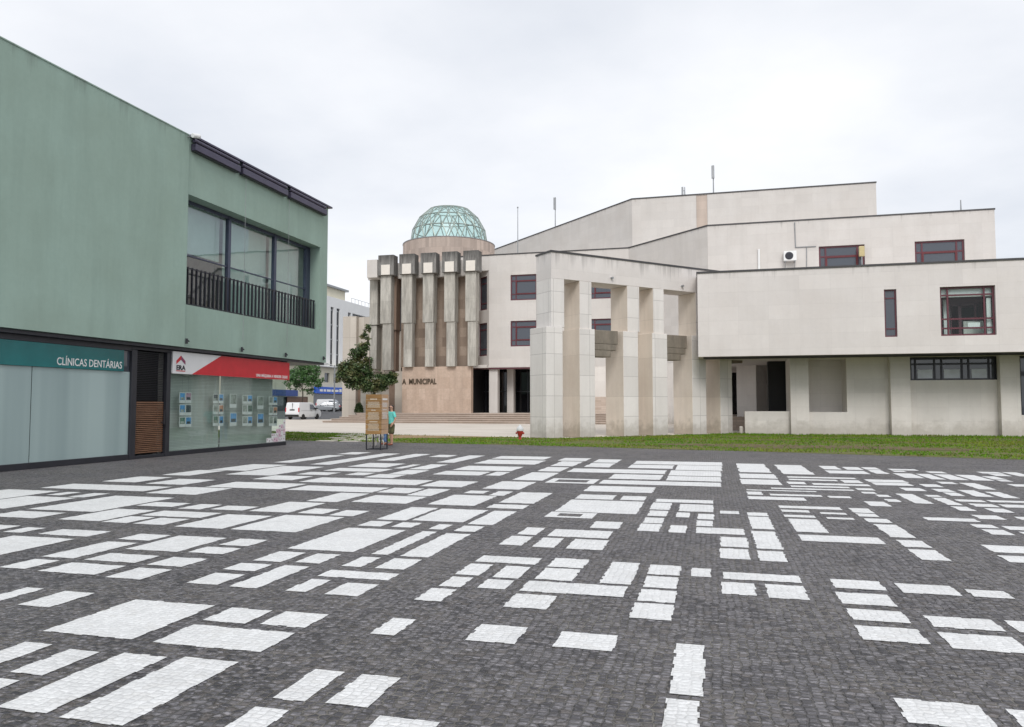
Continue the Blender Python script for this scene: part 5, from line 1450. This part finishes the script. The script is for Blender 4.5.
def van(label, loc, rz, paint):
    th = thing('van', label, 'van', loc, rz, group='vehicles parked left of the civic building')
    W = 1.78; tp = lambda x, z: 1.0 if z < 1.0 else 1.0 - .10 * (z - 1.0)
    prof = [(-2.15, .35), (-2.18, .75), (-2.12, 1.30), (-2.02, 1.84), (-1.85, 1.88), (.30, 1.88), (.62, 1.80), (1.35, 1.14), (1.95, 1.00), (2.15, .80), (2.18, .40), (2.05, .26), (1.72, .26), (1.62, .52), (1.40, .62), (1.18, .52), (1.08, .26), (-1.02, .26), (-1.12, .52), (-1.34, .62), (-1.56, .52), (-1.66, .28)]
    loft_body(prof, W, tp, paint, 'body', th, .045)
    g = MB()
    for s in (-1, 1): side_patch(g, W, tp, [(-.05, 1.10), (-.05, 1.66), (.50, 1.66), (1.15, 1.10)], s)
    g.build('side_window', th, M['winglass'], world=False)
    g = MB(); y = .70; g.add([(.66, -y, 1.795), (.66, y, 1.795), (1.34, y + .05, 1.165), (1.34, -y - .05, 1.165), (.62, -y, 1.78), (.62, y, 1.78), (1.30, y + .05, 1.15), (1.30, -y - .05, 1.15)], [(0, 1, 2, 3), (7, 6, 5, 4), (0, 4, 5, 1), (1, 5, 6, 2), (2, 6, 7, 3), (3, 7, 4, 0)]); g.build('windscreen', th, M['winglass'], world=False)
    m = MB(); m.box(-2.26, -.86, .32, -2.10, .86, .56); m.build('rear_bumper', th, M['rubber'], world=False, bevel=.03)
    m = MB(); m.box(2.05, -.86, .32, 2.24, .86, .55); m.build('front_bumper', th, M['rubber'], world=False, bevel=.03)
    for s in (-1, 1):
        m = MB(); m.box(-2.20, s * .83 - .05, .82, -2.05, s * .83 + .05, 1.30); m.build('tail_light', th, M['signred'], world=False, bevel=.03)
        m = MB(); m.box(2.02, s * .70 - .14, .78, 2.19, s * .70 + .14, .95); m.build('headlight', th, M['grey'], world=False, bevel=.03)
        m = MB(); m.box(.85, s * .98 - .09, 1.08, .98, s * .98 + .09, 1.30); m.build('mirror', th, M['rubber'], world=False, bevel=.03)
        d = MB(); side_patch(d, W, tp, [(-.10, .35), (-.10, 1.72), (-.085, 1.72), (-.085, .35)], s, .006); side_patch(d, W, tp, [(.90, .35), (.95, 1.1), (.965, 1.1), (.915, .35)], s, .006); side_patch(d, W, tp, [(-1.75, .98), (-1.75, .995), (1.2, .995), (1.2, .98)], s, .006); d.build('door_seam', th, M['rubber'], world=False)
        h = MB(); side_patch(h, W, tp, [(.02, .94), (.02, .985), (.22, .985), (.22, .94)], s, .03); h.build('door_handle', th, M['rubber'], world=False)
        for x in (-1.34, 1.40): wheel(th, (x, s * .80, .31), .31, .20, s)
    m = MB(); m.box(-2.185, -.30, 1.00, -2.10, .30, 1.13); m.box(-2.16, -.004, .60, -2.06, .004, 1.80); m.build('rear_door_trim', th, M['rubber'], world=False)
    return th

def car(label, loc, rz, paint, name='parked_car'):
    th = thing(name, label, 'car', loc, rz, group='vehicles parked left of the civic building')
    W = 1.74; tp = lambda x, z: 1.0 if z < .85 else 1.0 - .34 * (z - .85)
    prof = [(-2.0, .35), (-2.05, .62), (-1.98, .92), (-1.72, 1.32), (-1.45, 1.44), (-.1, 1.46), (.25, 1.40), (1.0, .96), (1.75, .80), (2.0, .62), (2.03, .38), (1.92, .24), (1.66, .24), (1.58, .48), (1.32, .60), (1.06, .48), (.98, .24), (-.98, .24), (-1.06, .48), (-1.32, .60), (-1.58, .48), (-1.66, .26)]
    loft_body(prof, W, tp, paint, 'body', th, .05)
    g = MB()
    for s in (-1, 1):
        side_patch(g, W, tp, [(-1.5, .96), (-1.32, 1.33), (-.42, 1.37), (-.42, .96)], s); side_patch(g, W, tp, [(-.34, .96), (-.34, 1.37), (.12, 1.34), (.78, .96)], s)
    g.build('side_window', th, M['winglass'], world=False)
    g = MB(); y = .62; g.add([(.28, -y, 1.40), (.28, y, 1.40), (.98, y + .12, .99), (.98, -y - .12, .99), (.24, -y, 1.38), (.24, y, 1.38), (.94, y + .12, .97), (.94, -y - .12, .97)], [(0, 1, 2, 3), (7, 6, 5, 4), (0, 4, 5, 1), (1, 5, 6, 2), (2, 6, 7, 3), (3, 7, 4, 0)]); g.build('windscreen', th, M['winglass'], world=False)
    g = MB(); g.add([(-1.74, -y, 1.33), (-1.74, y, 1.33), (-1.96, y + .1, .98), (-1.96, -y - .1, .98), (-1.69, -y, 1.32), (-1.69, y, 1.32), (-1.9, y + .1, .96), (-1.9, -y - .1, .96)], [(0, 1, 2, 3), (7, 6, 5, 4), (0, 4, 5, 1), (1, 5, 6, 2), (2, 6, 7, 3), (3, 7, 4, 0)]); g.build('rear_window', th, M['winglass'], world=False)
    for s in (-1, 1):
        m = MB(); m.box(-2.06, s * .70 - .13, .70, -1.95, s * .70 + .13, .90); m.build('tail_light', th, M['signred'], world=False, bevel=.02)
        m = MB(); m.box(1.84, s * .66 - .15, .62, 2.02, s * .66 + .15, .74); m.build('headlight', th, M['white'], world=False, bevel=.02)
        m = MB(); m.box(.62, s * .92 - .08, .92, .74, s * .92 + .08, 1.05); m.build('mirror', th, paint, world=False, bevel=.02)
        for x in (-1.32, 1.32): wheel(th, (x, s * .78, .30), .30, .19, s)
    return th
M['vanwhite'] = plain('van_white', (0.74, 0.75, 0.76), 0.25, var=0.03, scale=1)
M['carsilver'] = plain('car_silver', (0.30, 0.32, 0.34), 0.25, 0.4, var=0.03)
M['cardark'] = plain('car_charcoal', (0.035, 0.04, 0.05), 0.2, 0.3, var=0.03)
v = ground(303.5, 419.3)
van('white panel van seen from behind with a red tail light', (v.x, v.y, 0), R(86), M['vanwhite'])
v = on_y(326, 405, 101); car('silver hatchback parked between the white van and the lamp post', (v.x, v.y, .62), R(200), M['carsilver'])
v = on_y(339.5, 405, 104); car('charcoal hatchback parked right of the lamp post', (v.x, v.y, .62), R(195), M['cardark'])
v = on_y(331, 405, 109); van('second white van mostly hidden behind the silver and charcoal hatchbacks', (v.x, v.y, .62), R(10), M['vanwhite'])

# ------------------------------------------------------------------ lamp post
v = on_y(334.2, 405, 96); v.z = 0
lp = thing('lamp_post', 'slim grey lamp post in front of the blue shop fascia', 'lamp post', (v.x, v.y, 0))
m = MB(); m.tube((v.x, v.y, 0), (v.x, v.y, 7.2), .13, 10, .08); m.build('pole', lp, M['grey'])
m = MB(); m.tube((v.x, v.y, 7.1), (v.x - .9, v.y - .3, 7.35), .05, 8); m.box(v.x - 1.5, v.y - .45, 7.28, v.x - .85, v.y - .2, 7.42); m.build('lamp_head', lp, M['grey'])

# ------------------------------------------------------------------ buildings of the next street
TX = -72.0
tw = Frame((TX, 0), (0, 1), (1, 0))
wt = thing('apartment_tower', 'tall white tower block with dark vertical window strips beyond the shops', 'building', (TX - 8, 140, 0))
y329, zt_ = tw.uz(328.7, 296.0)
tfoot = [(TX, y329 - 18), (TX, y329 + 46), (TX - 16, y329 + 46), (TX - 16, y329 - 18)]
f0 = edge_frame(tfoot, 0)
H = []
for (p0, p1) in ((330.2, 333.2), (336.2, 339.4)):
    H.append((f0.uz(p0, 350)[0], f0.uz(p1, 350)[0], f0.uz(332, 368)[1], f0.uz(332, 307)[1], .5))
b0, b1 = f0.uz(348, 315)[0], f0.uz(351, 315)[0]
H.append((b0, b1, zt_ - 4.8, zt_ - 2.2, .6)); H.append((f0.uz(352.5, 315)[0], f0.uz(369, 315)[0], zt_ - 4.2, zt_ - 2.2, .9))
m = MB(); walls(m, tfoot, 6.0, zt_, {0: H}); m.build('wall', wt, M['whitewall'], fix=False)
for h in H[:2]:
    m = MB(); m.mat(M['darkmetal']); m.fbox(f0, h[0] + .01, h[1] - .01, -.30, -.26, h[2] + .01, h[3] - .01)
    k = int((h[3] - h[2]) / 2.9)
    m.mat(M['grey'])
    for i in range(1, k + 1): m.fbox(f0, h[0] + .01, h[1] - .01, -.255, -.18, h[2] + i * 2.9 - .25, h[2] + i * 2.9)
    m.build('window_strip', wt, bevel=0)
m = MB(); m.fbox(f0, H[3][0] + .01, H[3][1] - .01, -.7, -.66, H[3][2] + .01, H[3][3] - .01); m.fbox(f0, H[2][0] + .01, H[2][1] - .01, -.5, -.46, H[2][2] + .01, H[2][3] - .01); m.build('window', wt, M['winglass'])
m = MB(); m.box(TX - 10, y329 - 14, zt_, TX - 1.6, f0.uz(352, 300)[0] + y329 - 18, zt_ + 2.3); m.build('penthouse', wt, M['creamwall'])
m = MB(); m.box(TX - 10.3, y329 - 14.3, zt_ + 2.3, TX - 1.1, f0.uz(352.5, 300)[0] + y329 - 17.5, zt_ + 2.7); m.build('roof', wt, M['grey'])
m = MB()
ye = f0.uz(352, 300)[0] + y329 - 18
for i in range(7):
    m.tube((TX - .6, ye + 1 + i * 1.6, zt_), (TX - .6, ye + 1 + i * 1.6, zt_ + 1.1), .04, 5)
m.tube((TX - .6, ye + 1, zt_ + 1.1), (TX - .6, ye + 10.6, zt_ + 1.1), .04, 5); m.build('roof_railing', wt, M['grey'])

SXX = -70.5
sf_ = Frame((SXX, 0), (0, 1), (1, 0))
sh = thing('shop_row', 'low cream building with a continuous row of dark shop fronts', 'building', (SXX - 5, 125, 0))
yy0, yy1 = 92.0, 185.0
sfoot = [(SXX, yy0), (SXX, yy1), (SXX - 14, yy1), (SXX - 14, yy0)]
f0 = edge_frame(sfoot, 0)
H = []
a_s = f0.uz(313.5, 395)[0]
H.append((a_s, a_s + 46, .5, 3.6, 1.0))
H.append((4.0, a_s - 2, .1, 3.1, 1.2))
for (p0, p1) in ((287, 296), (299.5, 309), (324.5, 329.5), (333.5, 338.5)):
    H.append((f0.uz(p0, 378)[0], f0.uz(p1, 378)[0], 5.9, 7.7, .4))
m = MB(); walls(m, sfoot, 0.0, 8.8, {0: H}); m.build('wall', sh, M['creamwall'], fix=False)
m = MB()
for h in H: m.fbox(f0, h[0] + .01, h[1] - .01, -.32, -.28, h[2] + .01, h[3] - .01)
m.build('glazing', sh, M['winglass'])
m = MB(); m.fbox(f0, -.2, 93.2, .003, .7, 8.8, 9.05); m.build('cornice', sh, M['whitewall'])
M['brownwall'] = plain('brown_cladding', (0.16, 0.10, 0.07), 0.7)
m = MB(); m.fbox(f0, a_s - 9, a_s - 2.2, .01, .1, .1, 3.0); m.build('brown_cladding', sh, M['brownwall'])
bs = thing('fascia_sign', 'bright blue shop fascia sign with white lettering on the cream building', 'sign', (SXX, yy0 + a_s, 3))
m = MB(); m.fbox(f0, a_s, a_s + 44, .05, .45, 3.75, 5.0); m.build('board', bs, M['bluesign'])
m = MB(); rr = random.Random(9); a = a_s + 1.5
for i in range(9):
    l = rr.uniform(.6, 1.6); m.fbox(f0, a, a + l, .46, .48, 4.12, 4.12 + rr.choice((.42, .42, .58))); a += l + .35
m.build('lettering', bs, M['white'])
bs2 = thing('fascia_sign', 'dark blue shop fascia sign left of the bright blue one behind the van', 'sign', (SXX, yy0 + a_s - 8, 3))
M['navy'] = plain('navy_sign', (0.02, 0.06, 0.25), 0.4)
m = MB(); m.fbox(f0, a_s - 16, a_s - 6, .05, .35, 3.15, 4.2); m.build('board', bs2, M['navy'])

# ------------------------------------------------------------------ trees
def leaf(vs, fs, c, L, Wd, rnd, flat=0.0):
    d = Vector((rnd.gauss(0, 1), rnd.gauss(0, 1), rnd.gauss(0, .7) - .1)).normalized()
    n = Vector((rnd.gauss(0, 1), rnd.gauss(0, 1), rnd.gauss(0, 1) + 0.9 + flat)).normalized()
    s = d.cross(n).normalized()
    k = len(vs)
    vs += [c - d * L * .5, c + s * Wd * .5 - d * .05 * L, c + d * L * .5, c - s * Wd * .5 - d * .05 * L]
    fs.append((k, k + 1, k + 2, k + 3))

def tree(name, label, base, trunk_h, trunk_r, limbs, clumps, m, n_leaf, L, Wd, seed):
    rnd = random.Random(seed)
    th = thing(name, label, 'tree', tuple(base))
    base = Vector(base)
    t = MB(); lean = Vector((.05, 0, 0))
    prev = base.copy(); pr_ = trunk_r
    for i in range(1, 6):
        p = base + Vector((rnd.uniform(-.04, .04), rnd.uniform(-.04, .04), trunk_h * i / 5)); r = trunk_r * (1 - .09 * i)
        t.tube(prev, p, pr_, 9, r, caps=(i == 1)); prev, pr_ = p, r
    t.build('trunk', th, M['bark'])
    top = prev
    lb = MB()
    for (dx, dy, dz, r) in limbs:
        q = base + Vector((dx, dy, dz)); mid = top.lerp(q, .5) + Vector((rnd.uniform(-.2, .2), rnd.uniform(-.2, .2), .15))
        st_ = top - Vector((0, 0, rnd.uniform(0, trunk_h * .25)))
        lb.tube(st_, mid, r, 7, r * .7, caps=False); lb.tube(mid, q, r * .7, 7, r * .25)
    lb.build('limb', th, M['bark'])
    vs = []; fs = []
    tot = sum(c[3] * c[4] * c[5] for c in clumps)
    for (cx, cy, cz, rx, ry, rz_) in clumps:
        c = base + Vector((cx, cy, cz)); n = int(n_leaf * rx * ry * rz_ / tot)
        tw_ = max(6, n // 26)
        for _ in range(tw_):                      # twigs carry tufts of leaves
            d = Vector((rnd.gauss(0, 1), rnd.gauss(0, 1), rnd.gauss(0, 1))).normalized() * (rnd.uniform(.25, 1.12) ** .6)
            tc = c + Vector((d.x * rx, d.y * ry, d.z * rz_))
            for _ in range(26):
                leaf(vs, fs, tc + Vector((rnd.gauss(0, .15), rnd.gauss(0, .15), rnd.gauss(0, .12))) * (rx ** .4), L * rnd.uniform(.7, 1.2), Wd * rnd.uniform(.7, 1.2), rnd)
    me = bpy.data.meshes.new('crown'); me.from_pydata([tuple(v - base) for v in vs], [], fs); me.materials.append(m)
    o = bpy.data.objects.new('crown', me); COL.objects.link(o); o.parent = th
    return th
TB = ground(374, 421.0)
TB = Vector((on_y(374, 420, 64.6).x, 64.6, 0.68))
sc_ = (TB - EYE).dot(FWD) / FPX          # metres per pixel there
def cl(px, py, rx, ry=None, dy=0):
    ry = ry or rx
    return ((px - 374) * sc_ * 1.03, dy, .92 + (405 - py) * sc_, rx * sc_, rx * sc_ * .9, ry * sc_)
tree('magnolia_tree', 'evergreen tree with dark glossy leaves in front of the rotunda, behind the wooden kiosk', TB, 2.2, .16,
     [(-1.8, .3, 4.2, .07), (1.3, -.2, 3.9, .06), (-.6, .2, 6.2, .07), (.2, .8, 4.6, .06), (-1, -.8, 4, .05)],
     [cl(356, 372, 15, 10), cl(346, 366, 10, 7), cl(342, 376, 8, 7), cl(338, 371, 4, 4), cl(360, 360, 8, 7, .4), cl(353, 354, 7, 5), cl(362, 348, 6, 6), cl(364, 339, 4.5, 6), cl(366, 330, 3, 5), cl(352, 384, 9, 4), cl(368, 383, 10, 6, -.5), cl(384, 381, 11, 6, -.3), cl(395, 379, 7, 5, -.4), cl(376, 388, 12, 4, -.3), cl(366, 373, 6, 6, -.3)],
     M['magnolia'], 14000, .30, .14, 5)
TB2 = on_y(302.5, 405, 88); TB2.z = 0
s2_ = (TB2 - EYE).dot(FWD) / FPX
def cl2(px, py, rx, ry, dy=0):
    return ((px - 302.5) * s2_ * 1.03, dy, 1.6 + (405 - py) * s2_, rx * s2_, rx * s2_, ry * s2_)
tree('lime_tree', 'young green street tree with a thin trunk behind the white van', TB2, 3.6, .13,
     [(-1.8, .3, 5.0, .05), (1.9, -.2, 5.2, .05), (.3, .4, 6.6, .05), (-.6, -1, 5.5, .04)],
     [cl2(303, 376, 14, 9), cl2(314, 380, 10, 7), cl2(321, 384, 5, 4), cl2(294, 384, 10, 5), cl2(306, 368, 11, 7), cl2(315, 371, 7, 6), cl2(291, 374, 7, 7), cl2(308, 391, 8, 3)],
     M['limeleaf'], 5200, .24, .17, 8)
sp_ = Vector((on_y(359, 408, 66.6).x, 66.6, .85))
rnd = random.Random(3)
shb = thing('shrub', 'small dark green shrub on the podium left of the wooden kiosk', 'shrub', tuple(sp_))
vs = []; fs = []
for _ in range(900):
    d = Vector((rnd.gauss(0, 1), rnd.gauss(0, 1), abs(rnd.gauss(0, 1)))).normalized() * rnd.uniform(.3, 1) ** .5
    leaf(vs, fs, Vector((d.x * .45, d.y * .4, d.z * .95 + .05)), .2, .09, rnd)
me = bpy.data.meshes.new('foliage'); me.from_pydata([tuple(v) for v in vs], [], fs); me.materials.append(M['magnolia'])
o = bpy.data.objects.new('foliage', me); COL.objects.link(o); o.parent = shb
m = MB(); m.tube((0, 0, 0), (0.03, 0, .6), .03, 6, .015); m.build('stem', shb, M['bark'], world=False)

# ------------------------------------------------------------------ camera, sky and light
cam = bpy.data.cameras.new('camera'); co = bpy.data.objects.new('camera', cam); COL.objects.link(co)
cam.sensor_fit = 'HORIZONTAL'; cam.sensor_width = 36.0; cam.lens = 36.0 * FPX / 1024.0
cam.clip_start = 0.1; cam.clip_end = 4000
co.matrix_world = Matrix(((RGT.x, UPV.x, -FWD.x, EYE.x), (RGT.y, UPV.y, -FWD.y, EYE.y), (RGT.z, UPV.z, -FWD.z, EYE.z), (0, 0, 0, 1)))
S.camera = co
SUN_EL, SUN_AZ = R(42), R(166)        # azimuth from +Y clockwise: behind and to the right
sd_ = Vector((math.sin(SUN_AZ) * math.cos(SUN_EL), math.cos(SUN_AZ) * math.cos(SUN_EL), math.sin(SUN_EL)))
sl = bpy.data.lights.new('sun', 'SUN'); sl.energy = 1.5; sl.angle = R(25); sl.color = (1.0, 0.975, 0.94)
so = bpy.data.objects.new('sun', sl); COL.objects.link(so); so.rotation_euler = sd_.to_track_quat('Z', 'Y').to_euler(); so.location = (0, 0, 60)
w = bpy.data.worlds.new('World'); S.world = w; w.use_nodes = True
t = NT(w.node_tree); bg = w.node_tree.nodes['Background']
sky = t.new('ShaderNodeTexSky', sky_type='NISHITA'); sky.sun_disc = False; sky.sun_elevation = SUN_EL; sky.sun_rotation = SUN_AZ
tc = t.new('ShaderNodeTexCoord'); dirv = tc.outputs['Generated']
sep = t.new('ShaderNodeSeparateXYZ'); t.link(dirv, sep.inputs[0])
zz = t.math('ADD', t.math('MAXIMUM', sep.outputs['Z'], 0.0), 0.16)
pv_ = t.combine(t.math('DIVIDE', sep.outputs['X'], zz), t.math('DIVIDE', sep.outputs['Y'], zz))
n1 = t.ramp(t.noise(pv_, 0.8, 8.0, 0.55), [(0.36, 0.0), (0.66, 1.0)])
n2 = t.ramp(t.noise(t.vmath('ADD', pv_, (7.3, 2.1, 0.0)), 0.32, 5.0, 0.55), [(0.36, 0.0), (0.58, 1.0)])
cmix = t.math('ADD', t.math('MULTIPLY', n1, 0.5), t.math('MULTIPLY', n2, 0.5))
cloud = t.mix(cmix, (5.5, 5.9, 6.6), (9.0, 9.05, 9.25))
col = t.mix(0.94, sky.outputs[0], cloud)
t.link(col, bg.inputs[0]); bg.inputs[1].default_value = 0.1
S.view_settings.view_transform = 'Standard'; S.view_settings.look = 'None'; S.view_settings.exposure = 0.30; S.view_settings.gamma = 1.0
S.view_settings.use_curve_mapping = False
S.render.engine = 'CYCLES'
S.cycles.max_bounces = 6; S.cycles.transparent_max_bounces = 12
